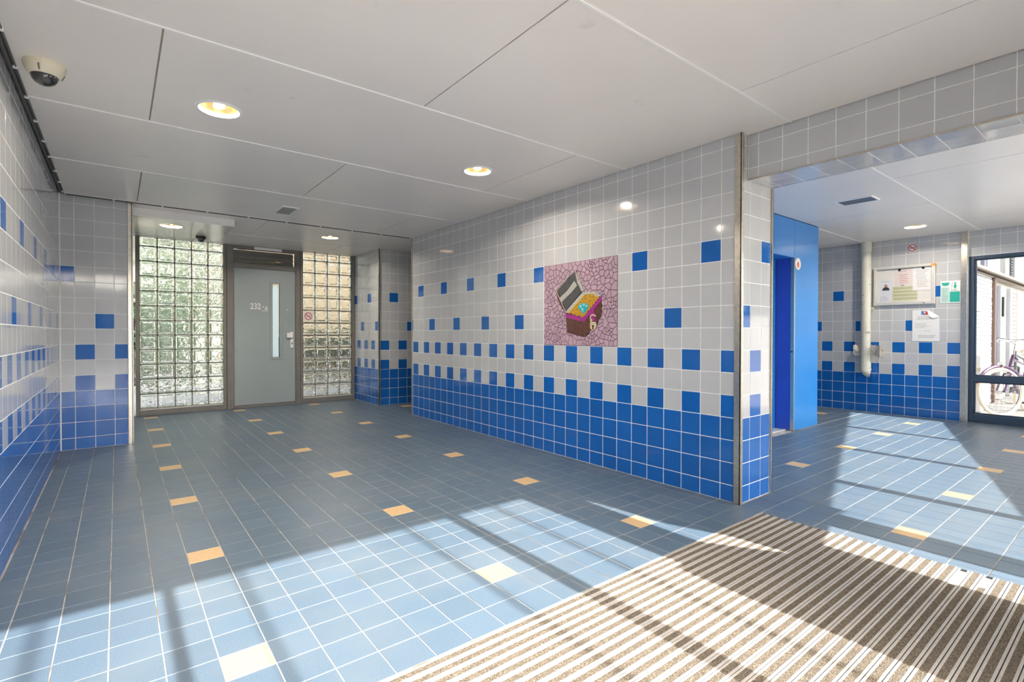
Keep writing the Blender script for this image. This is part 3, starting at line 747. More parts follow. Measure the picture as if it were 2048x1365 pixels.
dc2 = empty('dome_camera', (0.865, 7.68, 2.40), 'small black dome camera under the white ceiling box', 'camera')
T = Matrix.Translation((0.865, 7.68, 2.40))
MB().lathe([(0, 0), (0.058, 0), (0.060, -0.006), (0.056, -0.030), (0.046, -0.036), (0, -0.036)][::-1], 32, T).build('housing', 'black', dc2, smooth=True)
MB().lathe([(0.044*math.cos(a), -0.034-0.042*math.sin(a)) for a in [i*math.pi/2/10 for i in range(11)]][::-1], 28, T).build('bubble', 'dome', dc2, smooth=True)
MB().tube([(0.868, 7.645, 2.345), (0.87, 7.632, 2.342)], 0.012, 12).build('lens', 'black', dc2)

# key switch on the alcove side wall
ks = empty('key_switch_plate', (0.13, 6.72, 1.22), 'small dark switch plate on the tiled sliver beside the glass blocks', 'switch')
MB().bbox((0.129, 6.68, 1.175), (0.150, 6.76, 1.30), 0.003).build('plate', 'black', ks)
MB().lathe([(0.018, 0), (0.018, 0.012), (0.010, 0.014)], 14, Matrix.Translation((0.129, 6.72, 1.13)) @ Matrix.Rotation(math.pi/2, 4, 'Y'), cap1=True).build('lock_barrel', 'steel', ks)

# ================================================================== SIGNS
def disc_frame(c, u, n):
    n = Vector(n); u = Vector(u); v = n.cross(u); Mx = Matrix.Identity(4)
    for i in range(3): Mx[i][0] = u[i]; Mx[i][1] = v[i]; Mx[i][2] = n[i]; Mx[i][3] = c[i]
    return Mx
def circ(r, n=32, cx=0, cy=0, sx=1.0): return [(cx+r*sx*math.cos(2*math.pi*k/n), cy+r*math.sin(2*math.pi*k/n)) for k in range(n)]
def ring_mb(r0, r1, t0, t1, Mx, n=36):
    mb = MB(); vs = []; fs = []
    for k in range(n):
        w = 2*math.pi*k/n; c, s = math.cos(w), math.sin(w)
        vs += [(r0*c, r0*s, t1), (r1*c, r1*s, t1), (r1*c, r1*s, t0), (r0*c, r0*s, t0)]
    for k in range(n):
        j = (k+1) % n
        for q in range(4): fs.append((4*k+q, 4*k+(q+1) % 4, 4*j+(q+1) % 4, 4*j+q))
    return mb.add(vs, fs, Mx)
def no_smoking(c, u, n, r, label, square):
    s = empty('no_smoking_sign', c, label, 'sign')
    F = disc_frame(c, u, n)
    if square: MB().prism([(-r*1.12, -r*1.12), (r*1.12, -r*1.12), (r*1.12, r*1.12), (-r*1.12, r*1.12)], 0.0, 0.0012, F).build('backing', 'paper', s)
    else: MB().prism(circ(r*1.10), 0.0, 0.0012, F).build('backing', 'paper', s)
    ring_mb(r*0.74, r*0.95, 0.0011, 0.0018, F).build('red_ring', 'red', s)
    q = r*0.09; d = 0.7071; L_ = r*0.80
    MB().prism([(-r*0.5, -q*0.9), (r*0.42, -q*0.9), (r*0.42, q*0.9), (-r*0.5, q*0.9)], 0.0011, 0.0015, F).build('cigarette', 'black', s)
    MB().prism([(r*0.32, q*1.6), (r*0.44, q*1.6), (r*0.50, r*0.42), (r*0.38, r*0.42)], 0.0011, 0.0015, F).build('smoke_wisp', 'black', s)
    MB().prism([(-L_*d-q*d, L_*d-q*d), (L_*d-q*d, -L_*d-q*d), (L_*d+q*d, -L_*d+q*d), (-L_*d+q*d, L_*d+q*d)], 0.0014, 0.0020, F).build('red_slash', 'red', s)
no_smoking((2.487, YD-0.007, 1.425), (1, 0, 0), (0, -1, 0), 0.066, 'square no-smoking sticker on the narrow glass block panel', True)
no_smoking((8.6965, 2.132, 2.338), (0, -1, 0), (-1, 0, 0), 0.053, 'round no-smoking sticker on the tiles above the notice case', False)
s = empty('lift_sign', (6.36, 2.649, 1.972), 'white oval fire warning sticker on the blue lift front', 'sign')
F = disc_frame((6.355, 2.6495, 1.972), (1, 0, 0), (0, -1, 0))
MB().prism(circ(0.072), 0, 0.0012, F).build('backing', 'paper', s)
MB().prism([(-0.022, -0.045), (0.022, -0.045), (0.034, -0.012), (0.022, 0.020), (0.016, 0.0), (0.006, 0.045), (-0.010, 0.022), (-0.016, 0.004), (-0.030, 0.016), (-0.034, -0.014)], 0.0011, 0.0018, F).build('flame', 'red', s)
MB().prism([(-0.008, -0.040), (0.010, -0.040), (0.014, -0.018), (0.002, 0.004), (-0.012, -0.016)], 0.0017, 0.0022, F).build('flame_core', 'orange', s)
ring_mb(0.064, 0.068, 0.0011, 0.0016, F).build('outline', 'ink', s)

# ================================================================== MOSAIC PICTURE
def inside(p, poly):
    r = False; n = len(poly)
    for i in range(n):
        (x0, y0), (x1, y1) = poly[i], poly[(i+1) % n]
        if (y0 > p[1]) != (y1 > p[1]) and p[0] < (x1-x0)*(p[1]-y0)/(y1-y0)+x0: r = not r
    return r
def shards(poly, n, gap, rng, reg=0.62):
    x0 = min(p[0] for p in poly); x1 = max(p[0] for p in poly); y0 = min(p[1] for p in poly); y1 = max(p[1] for p in poly)
    pts = []
    md = reg*math.sqrt((x1-x0)*(y1-y0)/max(n, 1))
    for _ in range(n*40):
        p = (rng.uniform(x0, x1), rng.uniform(y0, y1))
        if not inside(p, poly): continue
        if all((p[0]-q[0])**2+(p[1]-q[1])**2 > md*md for q in pts): pts.append(p)
        if len(pts) >= n: break
    res = []
    for i, p in enumerate(pts):
        c = list(poly)
        for q in sorted(pts, key=lambda q: (q[0]-p[0])**2+(q[1]-p[1])**2)[1:18]:
            dx, dy = q[0]-p[0], q[1]-p[1]; L_ = math.hypot(dx, dy)
            c = clip_half(c, dx/L_, dy/L_, (dx*(p[0]+q[0])+dy*(p[1]+q[1]))/2/L_-gap/2)
            if len(c) < 3: break
        if len(c) >= 3: res.append(c)
    return res
mos = empty('mosaic_picture', (XM, 3.235, 1.032), 'pink shard mosaic of an open treasure chest with teal gem', 'mosaic')
MY0, MY1, MZ0, MZ1 = 3.695, 2.778, 1.034, 1.796
# local frame: s to the right (towards smaller y), t up
FM = Matrix.Identity(4)
for i, (a, b, c) in enumerate(((0, 0, -1), (-1, 0, 0), (0, 1, 0))): FM[i][0] = a; FM[i][1] = b; FM[i][2] = c
FM[0][3] = XM+0.006; FM[1][3] = MY0; FM[2][3] = MZ0
MW, MHh = MY0-MY1, MZ1-MZ0
def cp(a, b):
    """reading off the picture: projective position inside the square panel -> its own flat coordinates"""
    t = (a-175)/910.0; w = (1-t)*975+t*1141; u = t*1141/w
    bt = 270-143*t; bb = 1245+23*t
    return (u*MW, (1-(b-bt)/(bb-bt))*MHh)
MB().prism([(0, 0), (MW, 0), (MW, MHh), (0, MHh)], -0.001, 0.0035, FM).build('bed', 'mosaic_bed', mos)
rng = random.Random(3)
sil = [cp(*q) for q in ((322, 560), (565, 300), (668, 572), (780, 578), (895, 630), (895, 888), (800, 1040), (675, 1152), (463, 1092), (450, 850))]
cen = (sum(p[0] for p in sil)/len(sil), sum(p[1] for p in sil)/len(sil))
for c in shards([(0.004, 0.004), (MW-0.004, 0.004), (MW-0.004, MHh-0.004), (0.004, MHh-0.004)], 385, 0.0052, rng, 0.34):
    g = (sum(p[0] for p in c)/len(c), sum(p[1] for p in c)/len(c))
    if inside(g, sil) and sum(inside(p, sil) for p in c) >= len(c)-1: continue
    MB().prism(c, 0.003, 0.0058+rng.uniform(0, 0.0006), FM).build('shard', 'pink', mos)
def patch(name, pts, m, n, gap=0.0022, t=0.007, raw=False):
    t += 0.003
    poly = pts if raw else [cp(*q) for q in pts]
    mb = MB()
    MB().prism(poly, 0.0032, t-0.0015, FM).build(name+'_bed', 'mosaic_bed', mos)
    for c in shards(poly, n, gap, rng): mb.prism(c, 0.003, t+rng.uniform(0, 0.0006), FM)
    return mb.build(name, m, mos, kind='stuff' if n > 20 else None)
patch('lid_edge', [(322, 560), (345, 580), (452, 832), (440, 838), (390, 770), (345, 665)], 'brown', 24)
patch('lid_lining', [(345, 565), (560, 335), (590, 460), (645, 580), (455, 815), (405, 700)], 'slate', 90, 0.0006)
patch('lid_band', [(370, 665), (470, 570), (555, 450), (590, 505), (520, 590), (400, 710)], 'pearl', 70, 0.002, 0.0082)
patch('lid_side', [(563, 335), (600, 430), (665, 560), (648, 585), (590, 470)], 'pearl', 40, 0.002)
rim = MB()
def strip(mb, a, b, w, t):
    (x0, y0), (x1, y1) = cp(*a), cp(*b); L_ = math.hypot(x1-x0, y1-y0); nx_, ny_ = -(y1-y0)/L_*w/2, (x1-x0)/L_*w/2
    mb.prism([(x0+nx_, y0+ny_), (x1+nx_, y1+ny_), (x1-nx_, y1-ny_), (x0-nx_, y0-ny_)], 0.004, t+0.003, FM)
for a, b in (((325, 560), (563, 310)), ((563, 310), (668, 575)), ((325, 560), (450, 838)), ((450, 838), (668, 580))): strip(rim, a, b, 0.0065, 0.0088)
rim.build('lid_rim', 'pearl', mos)
patch('chest_front', [(452, 900), (670, 950), (758, 880), (760, 1062), (676, 1150), (466, 1092)], 'brown', 150, 0.0022)
patch('chest_side', [(758, 880), (890, 690), (893, 885), (845, 945), (760, 1062)], 'brown', 80, 0.0022)
patch('chest_rim', [(448, 852), (665, 905), (890, 630), (892, 690), (675, 957), (452, 905)], 'magenta', 40, 0.001, 0.0078)
patch('pearl_row', [(455, 838), (668, 590), (800, 582), (890, 632), (845, 650), (790, 610), (690, 615), (480, 850)], 'pearl', 60, 0.002, 0.0085)
tray = [cp(*q) for q in ((470, 848), (685, 612), (790, 608), (868, 648), (665, 902))]
MB().prism(tray, 0.0032, 0.0092, FM).build('coin_bed', 'mosaic_bed', mos)
coins = MB(); gpts = []
for i in range(40):
    for j in range(40):
        p = (0.2+i*0.0135+(0.0067 if j % 2 else 0), 0.18+j*0.0118)
        if inside(p, tray): coins.prism(circ(0.0054, 8, p[0]+rng.uniform(-.001, .001), p[1]+rng.uniform(-.001, .001)), 0.009, 0.0118, FM)
coins.build('gold_coins', 'gold', mos, kind='stuff')
gemp = [cp(*q) for q in ((600, 775), (640, 728), (710, 728), (738, 768), (672, 862))]
MB().prism(gemp, 0.006, 0.0128, FM).build('gem', 'gem', mos)
gm = MB()
for q in (((612, 775), (640, 740), (655, 772)), ((690, 772), (705, 740), (728, 768)), ((640, 785), (668, 785), (670, 840)), ((655, 735), (695, 735), (675, 768))):
    gm.prism([cp(*p) for p in q], 0.012, 0.0138, FM)
gm.build('gem_facets', 'gem2', mos)
patch('clasp', [(745, 845), (800, 800), (812, 920), (830, 945), (775, 950), (752, 900)], 'magenta', 14, 0.001, 0.0086)
sh = MB(); arc = [cp(790+34*math.cos(a), 905+34*math.sin(a)*1.0) for a in [math.pi*0.65+i*math.pi*1.15/9 for i in range(10)]]
for p in arc+[cp(762, 945), cp(765, 965)]: sh.prism(circ(0.0078, 7, *p), 0.006, 0.0135, FM)
sh.build('padlock_shackle', 'lock_gold', mos)
patch('padlock_body', [(752, 975), (775, 955), (825, 960), (832, 1000), (815, 1052), (785, 1065), (755, 1040)], 'lock_gold', 18, 0.0018, 0.0100)
kx, ky = cp(790, 1010)
MB().prism(circ(0.009, 10, kx, ky), 0.009, 0.0142, FM).prism([(kx-0.007, ky-0.028), (kx+0.007, ky-0.028), (kx+0.004, ky), (kx-0.004, ky)], 0.009, 0.0142, FM).build('padlock_keyhole', 'black', mos)

# ================================================================== ENTRANCE MAT
em = empty('entrance_mat', ((MATX0+MATX1)/2, (MATY0+MATY1)/2, 0), 'long striped entrance mat of brown carpet and aluminium rails', 'mat')
MB().box((MATX0, MATY0, -0.0015), (MATX1, MATY1, 0.0005)).build('base', 'rubber', em)
pit = 0.0455
k = 0
y = MATY1
while y-pit > MATY0:
    x0, x1 = MATX0+random.uniform(0, 0.004), MATX1-random.uniform(0, 0.006)
    for (a, b) in ((0.0017, 0.0106), (0.0349, 0.0438)):
        MB().bbox((x0, y-b, 0.0), (x1, y-a, 0.0045), 0.0008).build('rail', 'mat_rail', em)
    cx1 = x1
    if k in (21, 23): cx1 = x1-(0.24 if k == 21 else 0.17)
    MB().box((x0, y-0.0345, 0.0), (cx1, y-0.0110, 0.0036+random.uniform(0, 0.0004))).build('carpet_strip', 'carpet', em)
    if cx1 < x1: MB().box((cx1+0.004, y-0.0345, 0.0), (x1-0.03, y-0.0110, 0.0025)).build('bare_strip', 'alu', em, label='bare metal where the carpet strip is torn off')
    y -= pit; k += 1

# ================================================================== NOTICE WALL OBJECTS
NX = 8.70
pp = empty('drainpipe', (8.625, 2.65, 0.6), 'grey white vertical drainpipe with elbow beside the notice case', 'pipe')
MB().tube([(8.596, 2.65, 0.66), (8.596, 2.65, CH)], 0.062, 28).build('pipe', 'pipe', pp, smooth=True)
MB().tube([(8.596, 2.65, 2.335), (8.596, 2.65, CH)], 0.068, 28).build('coupling', 'pipe', pp, smooth=True)
MB().tube([(8.596, 2.65, 0.60), (8.596, 2.65, 0.74)], 0.069, 28).build('coupling', 'pipe', pp, smooth=True)
MB().tube([(8.596, 2.65, 0.66), (8.596, 2.645, 0.625), (8.600, 2.632, 0.598), (8.606, 2.612, 0.584), (8.612, 2.590, 0.580)], [0.064, 0.066, 0.067, 0.067, 0.066], 24).build('elbow', 'pipe', pp, smooth=True)
MB().bbox((8.66, 2.575, 1.50), (8.70, 2.725, 1.53), 0.004).build('bracket', 'pipe', pp)

npz = empty('newspaper', (8.672, 2.62, 0.82), 'folded newspaper wedged behind the drainpipe', 'newspaper')
rng2 = random.Random(5)
for q, (ya, yb, za, zb) in enumerate(((2.435, 2.79, 0.845, 0.955), (2.45, 2.81, 0.835, 0.975), (2.425, 2.775, 0.860, 0.945))):
    n, m_ = 18, 6; vs = []; fs = []
    for side in (0, 1):
        for i in range(n+1):
            for j in range(m_+1):
                u, v = i/n, j/m_
                yy = ya+(yb-ya)*u; cu = abs(u-0.6)**2*0.16
                xx = 8.6935-0.005*q-cu*(0.6+0.6*q)*2.6-0.003*math.sin(9*u+2*q+3*v)-0.0025*(side)
                zz = za+(zb-za)*v+0.018*math.sin(5*u+q)+0.075*(u-0.55)*(1 if q != 1 else 0.7)+0.020*rng2.uniform(-1, 1)*(1 if (i in (0, n) or j in (0, m_)) else 0)
                vs.append((min(xx, 8.694), yy, zz))
    S = (n+1)*(m_+1); id_ = lambda s_, i, j: s_*S+i*(m_+1)+j
    for i in range(n):
        for j in range(m_):
            fs.append((id_(0, i, j), id_(0, i+1, j), id_(0, i+1, j+1), id_(0, i, j+1)))
            fs.append((id_(1, i, j), id_(1, i, j+1), id_(1, i+1, j+1), id_(1, i+1, j)))
    for i in range(n):
        for j in (0, m_): fs.append((id_(0, i, j), id_(0, i+1, j), id_(1, i+1, j), id_(1, i, j)))
    for j in range(m_):
        for i in (0, n): fs.append((id_(0, i, j), id_(0, i, j+1), id_(1, i, j+1), id_(1, i, j)))
    MB().add(vs, fs).build('page', 'news', npz)

# frame on the wall plane: s rightwards (towards smaller y), t up, measured from (y=2.575, z=1.555)
def wallF(x, y, z):
    Fm = Matrix.Identity(4)
    for i, (a, b, c) in enumerate(((0, 0, -1), (-1, 0, 0), (0, 1, 0))): Fm[i][0] = a; Fm[i][1] = b; Fm[i][2] = c
    Fm[0][3] = x; Fm[1][3] = y; Fm[2][3] = z
    return Fm
nb = empty('notice_case', (8.68, 2.22, 1.553), 'shallow aluminium notice case with glass front and pinned papers', 'notice board')
NW, NH = 0.700, 0.542
Fb = wallF(NX-0.0025, 2.574, 1.553)
MB().prism(rect(0.01, NW-0.01, 0.01, NH-0.01), 0.0, 0.008, Fb).build('back_board', 'white_paint', nb)
def fbar(name, x0, x1, z0, z1, m='alu', t=0.045, lab=None):
    a = Fb @ Vector((x0, z0, 0)); b = Fb @ Vector((x1, z1, t))
    return MB().bbox(tuple(a), tuple(b), 0.004).build(name, m, nb, label=lab)
fbar('frame_bar', 0, NW, 0, 0.042); fbar('frame_bar', 0, NW, NH-0.030, NH); fbar('frame_bar', 0, 0.034, 0.042, NH-0.03); fbar('frame_bar', NW-0.040, NW, 0.042, NH-0.03)
fbar('corner_cap', NW-0.048, NW+0.002, NH-0.036, NH+0.002, 'orange', 0.047, 'orange plastic corner cap')
MB().prism(rect(0.034, NW-0.04, 0.042, NH-0.03), 0.036, 0.039, Fb).build('glass_front', 'case_pane', nb)
MB().lathe([(0.010, 0), (0.010, 0.006), (0.006, 0.008)], 14, Fb @ Matrix.Translation((NW-0.115, 0.021, 0.045)), cap1=True).build('lock', 'chrome', nb)
def nbp(a, b):
    """notice-case close-up reading -> (s, t) on the case"""
    u = (a-205)/850.0; top = 255-65*u; bot = 760-30*u
    return (u*NW, (1-(b-top)/(bot-top))*NH)
def sheet(name, label, p0, p1, m, F, t0, cat='paper', grp='papers pinned in the notice case'):
    (x0, z1), (x1, z0) = p0, p1
    e = empty(name, tuple(F @ Vector(((x0+x1)/2, z0, t0))), label, cat, grp)
    MB().prism(rect(x0, x1, z0, z1), t0, t0+0.0008, F).build('sheet', m, e)
    return e
def lines(e, F, x0, x1, z0, z1, n, t, m, h=0.005, seed=1):
    g = random.Random(seed); mb = MB()
    for i in range(n):
        z = z1-(z1-z0)*(i+0.5)/n; a = x0+(x1-x0)*g.uniform(0, 0.12); b = x1-(x1-x0)*g.uniform(0, 0.35); x = a
        while x < b:
            w = g.uniform(0.012, 0.035); mb.prism(rect(x, min(x+w, b), z-h/2, z+h/2), t, t+0.0004, F); x += w+0.005
    return mb.build('print_lines', m, e)
TB = 0.0085
a, b = nbp(262, 425), nbp(462, 712)
e = sheet('portrait_notice', 'white notice with a small portrait photo of a man, in the notice case', a, b, 'paper_cool', Fb, TB)
hx, hz = nbp(375, 500)
MB().prism(circ(0.020, 16, hx, hz+0.012), TB+0.0007, TB+0.0013, Fb).build('portrait_head', 'skin', e)
MB().prism([(hx-0.046, hz-0.055), (hx+0.046, hz-0.055), (hx+0.038, hz-0.022), (hx+0.012, hz-0.006), (hx-0.012, hz-0.006), (hx-0.036, hz-0.024)], TB+0.0007, TB+0.0012, Fb).build('portrait_body', 'cloth', e)
lines(e, Fb, a[0]+0.015, b[0]-0.02, b[1]+0.01, b[1]+0.09, 5, TB+0.0008, 'ink', 0.004, 2); lines(e, Fb, a[0]+0.03, b[0]-0.01, a[1]-0.022, a[1]-0.008, 1, TB+0.0008, 'ink', 0.005, 3)
a, b = nbp(505, 262), nbp(748, 502)
e = sheet('pink_notice', 'pinkish notice with red text at the centre of the notice case', a, b, 'paper_pink', Fb, TB+0.0004)
lines(e, Fb, a[0]+0.045, b[0]-0.045, b[1]+0.055, a[1]-0.075, 5, TB+0.0014, 'ink_red', 0.008, 4)
lines(e, Fb, a[0]+0.065, b[0]-0.075, b[1]+0.012, b[1]+0.04, 2, TB+0.0014, 'ink', 0.012, 5); lines(e, Fb, a[0]+0.02, b[0]-0.02, a[1]-0.045, a[1]-0.03, 1, TB+0.0014, 'ink', 0.006, 6)
a, b = nbp(752, 245), nbp(992, 540)
e = sheet('white_letter', 'white typed letter at the right in the notice case', a, b, 'paper', Fb, TB+0.0030)
lines(e, Fb, a[0]+0.035, b[0]-0.012, b[1]+0.04, a[1]-0.03, 12, TB+0.0040, 'ink', 0.005, 7)
a, b = nbp(468, 500), nbp(822, 690)
e = sheet('schedule_sheet', 'green striped schedule sheet along the bottom of the notice case', a, b, 'sched2', Fb, TB+0.0014)
for i in range(4):
    z1 = a[1]-0.012-i*(a[1]-b[1]-0.02)/4; MB().prism(rect(a[0]+0.012, b[0]-0.012, z1-0.033, z1), TB+0.0021, TB+0.0026, Fb).build('stripe', 'sched', e)
for (p, lab) in ((nbp(570, 275), 'dark round magnet on the pinkish notice'), (nbp(893, 247), 'dark round magnet on the white letter')):
    mg = MB().lathe([(0.015, 0), (0.016, 0.004), (0.013, 0.010)], 18, Fb @ Matrix.Translation((p[0], p[1], TB+0.004)), cap1=True, cap0=True).build('magnet', 'black', None, lab, 'magnet', 'magnets in the notice case', smooth=True)
# green and white poster
po = empty('information_poster', (NX-0.002, 1.722, 1.556), 'green and white information poster between notice case and steel strip', 'poster')
Fp = wallF(NX-0.0032, 1.824, 1.556); PW, PH = 0.203, 0.294
MB().prism(rect(0, PW, 0, PH), 0, 0.001, Fp).build('sheet', 'paper', po)
MB().prism(rect(0.006, 0.092, 0.006, 0.210), 0.0009, 0.0014, Fp).build('text_column', 'green_pale', po)
MB().prism(rect(0.096, PW-0.005, 0.012, 0.150), 0.0009, 0.0014, Fp).build('green_block', 'green', po)
MB().prism([(0.010, PH-0.022), (0.092, PH-0.022), (0.088, PH-0.050), (0.072, PH-0.066), (0.030, PH-0.066), (0.014, PH-0.050)], 0.0009, 0.0014, Fp).build('green_badge', 'green', po)
MB().prism(circ(0.011, 12, 0.150, PH-0.034), 0.0009, 0.0014, Fp).prism([(0.134, PH-0.075), (0.166, PH-0.075), (0.158, PH-0.048), (0.142, PH-0.048)], 0.0009, 0.0014, Fp).prism([(0.143, PH-0.108), (0.157, PH-0.108), (0.164, PH-0.075), (0.136, PH-0.075)], 0.0009, 0.0014, Fp).build('green_figure', 'green', po)
MB().tube([Fp @ Vector(q) for q in ((0.125, PH-0.028, 0.0012), (0.116, PH-0.050, 0.0012), (0.119, PH-0.075, 0.0012), (0.113, PH-0.105, 0.0012))], 0.0022, 6).build('red_outline', 'ink_red', po)
lines(po, Fp, 0.102, PW-0.012, 0.158, 0.176, 1, 0.0011, 'ink', 0.011, 9)
lines(po, Fp, 0.012, 0.088, 0.02, 0.20, 11, 0.0015, 'ink', 0.005, 10)
# curling white letter below the case
cl = empty('curled_letter', (NX-0.002, 1.978, 1.045), 'white letter taped to the tiles below the case, top corner curling', 'paper')
Fc = wallF(NX-0.0032, 2.126, 1.045); CW, CHt = 0.298, 0.428
MB().prism([(0, 0), (CW, 0), (CW-0.004, CHt-0.095), (CW-0.125, CHt), (0, CHt)], 0, 0.001, Fc).build('sheet', 'paper', cl)
cv = [(CW-0.004, CHt-0.095, 0.001), (CW-0.125, CHt, 0.001), (CW-0.118, CHt-0.055, 0.016), (CW-0.050, CHt-0.108, 0.016), (CW-0.112, CHt-0.088, 0.020), (CW-0.075, CHt-0.112, 0.020)]
n_ = len(cv); cv2 = [(x, y_, z+0.0012) for x, y_, z in cv]
MB().add(cv+cv2, [(0,1,2,3),(3,2,4,5),(9,8,7,6),(11,10,8,9),(0,6,7,1),(1,7,8,2),(2,8,10,4),(4,10,11,5),(5,11,9,3),(3,9,6,0)], Fc).build('curled_corner', 'paper', cl)
MB().prism(rect(0.098, 0.130, CHt-0.066, CHt-0.014), 0.0009, 0.0015, Fc).build('logo_blue', 'logo_blue', cl)
MB().prism([(0.128, CHt-0.066), (0.170, CHt-0.066), (0.166, CHt-0.030), (0.148, CHt-0.012), (0.128, CHt-0.030)], 0.0009, 0.0017, Fc).build('logo_red', 'red', cl)
MB().prism(circ(0.009, 10, 0.136, CHt-0.038, 1.3), 0.0015, 0.0019, Fc).build('logo_white', 'paper', cl)
lines(cl, Fc, 0.045, CW-0.05, CHt-0.135, CHt-0.085, 3, 0.001, 'ink', 0.005, 12)
lines(cl, Fc, 0.020, 0.20, CHt-0.25, CHt-0.18, 4, 0.001, 'ink', 0.004, 13)
lines(cl, Fc, 0.13, 0.22, 0.13, 0.15, 1, 0.001, 'ink', 0.004, 14); lines(cl, Fc, 0.042, CW-0.04, 0.045, 0.085, 2, 0.001, 'ink', 0.007, 15)

# ================================================================== RIGHT WINDOW
wi = empty('window_3', (8.79, 0.7, 0), 'tall dark blue framed window looking out on bicycles', 'window', None, 'structure')
wx = 8.78
for (nm, a, b) in (('frame_post', (1.50, 0.0), (1.552, 2.155)), ('frame_post', (-0.28, 0.0), (-0.22, 2.155)), ('frame_rail', (-0.22, 2.110), (1.50, 2.155)), ('frame_rail', (-0.22, 0.0), (1.50, 0.105)), ('frame_rail', (-0.22, 0.527), (1.50, 0.600))):
    MB().bbox((wx-0.02, a[0], a[1]), (wx+0.06, b[0], b[1]), 0.004).build(nm, 'win_frame', wi)
for (z0, z1) in ((0.105, 0.527), (0.600, 2.110)):
    bd = MB()
    bd.box((wx+0.005, 1.478, z0), (wx+0.035, 1.50, z1)).box((wx+0.005, -0.22, z0), (wx+0.035, 1.478, z0+0.018)).box((wx+0.005, -0.22, z1-0.014), (wx+0.035, 1.478, z1))
    bd.build('glazing_bead', 'win_frame', wi)
    MB().box((wx+0.015, -0.22, z0), (wx+0.021, 1.49, z1)).build('pane', 'tinted', wi)
struct('wall_right_front', MB().box((8.74, -0.9, 0), (8.95, -0.28, 2.66)), 'plaster', 'short wall in front of the blue-framed window', 'wall')

# ================================================================== OUTSIDE
struct('ground', MB().box((-40, -40, -0.25), (60, 60, -0.012)), 'ground', 'pale concrete paving outside the building', 'ground')
EY = 1.75
ew = struct('wall_outside', MB().box((8.95, EY+0.012, -0.02), (11.62, EY+0.25, 2.13)), 'brick_joint', 'white painted brick wall seen through the window', 'wall')
bl, bh_ = 0.215, 0.0625
brm = bpy.data.meshes.new('brick'); bmb = MB().bbox((0, 0, 0), (bl-0.010, 0.02, bh_-0.009), 0.003)
brm.from_pydata(bmb.v, [], bmb.f); brm.materials.append(MT['brick'])
for r in range(34):
    for c in range(-1, 10):
        x = 9.72+c*bl+(bl/2 if r % 2 else 0)
        if x < 9.6: continue
        ln = min(1.0, (11.575-x)/(bl-0.010))
        if ln < 0.15: continue
        o = bpy.data.objects.new('brick', brm); COL.objects.link(o); o.parent = ew; o.location = (x, EY+random.uniform(-0.002, 0.002), 0.0+r*bh_); o.scale.x = ln
eh = MB()
ea = struct('wall_outside_far', MB().box((11.62, EY+0.10, -0.02), (16.5, EY+0.3, 2.12)), 'plaster', 'glazed shop front strip beyond the white brick wall', 'wall')
MB().bbox((11.56, EY-0.04, 0), (11.66, EY+0.10, 2.12), 0.004).build('post', 'brown_wood', ea)
MB().bbox((11.67, EY-0.02, 0), (11.74, EY+0.10, 2.12), 0.004).build('post', 'white_paint', ea)
MB().box((11.76, EY+0.02, 0.35), (12.18, EY+0.10, 1.98)).build('dark_pane', 'dusk_glass', ea)
MB().bbox((12.20, EY-0.02, 0), (12.44, EY+0.10, 2.0), 0.004).build('post', 'white_paint', ea)
MB().box((12.46, EY+0.04, 0.0), (12.66, EY+0.10, 2.0)).build('door_stile', 'alu', ea)
MB().bbox((12.70, EY, 0), (12.80, EY+0.10, 2.0), 0.004).build('post', 'white_paint', ea)
MB().box((12.82, EY+0.04, 0.05), (13.10, EY+0.10, 1.95)).build('dark_pane', 'dusk_glass', ea)
MB().bbox((13.12, EY-0.02, 0), (13.30, EY+0.10, 2.0), 0.004).build('post', 'white_paint', ea)
for i in range(26): MB().bbox((13.34, EY+0.0, 0.06+i*0.075), (13.86, EY+0.05, 0.115+i*0.075), 0.004).build('shutter_slat', 'saddle', ea)
MB().bbox((13.9, EY-0.02, 0), (14.1, EY+0.10, 2.0), 0.004).build('post', 'white_paint', ea)
MB().bbox((12.25, EY-0.05, 1.45), (12.29, EY-0.02, 1.80), 0.004).build('pull_handle', 'black', ea)
ee = struct('trim_eave', MB().bbox((8.98, EY-0.10, 2.135), (17, EY+0.1, 2.155), 0.003).bbox((8.98, EY-0.12, 2.115), (17, EY-0.10, 2.160), 0.003).bbox((8.98, EY-0.03, 2.09), (17, EY+0.1, 2.11), 0.003), 'joint_brown', 'brown eave board running above the outside brick wall', 'eave')
eu = struct('wall_outside_upper', MB().box((8.98, EY+0.05, 2.20), (17, EY+0.3, 4.2)), 'plaster', 'pale panelled upper wall above the outside eave', 'wall')
MB().box((10.95, EY, 2.20), (11.42, EY+0.06, 3.0)).build('dark_pane', 'dusk_glass', eu)
MB().bbox((11.12, EY-0.02, 2.20), (11.19, EY+0.05, 3.0), 0.004).build('post', 'white_paint', eu)
MB().box((12.55, EY-0.02, 2.20), (12.95, EY+0.06, 3.0)).build('grey_panel', 'slab', eu)
for i in range(14): MB().bbox((13.0, EY-0.03, 2.22+i*0.05), (13.35, EY+0.04, 2.245+i*0.05), 0.003).build('louvre', 'black', eu)
MB().box((13.5, EY-0.02, 2.20), (16.0, EY+0.06, 3.0)).build('grey_panel', 'slab', eu)
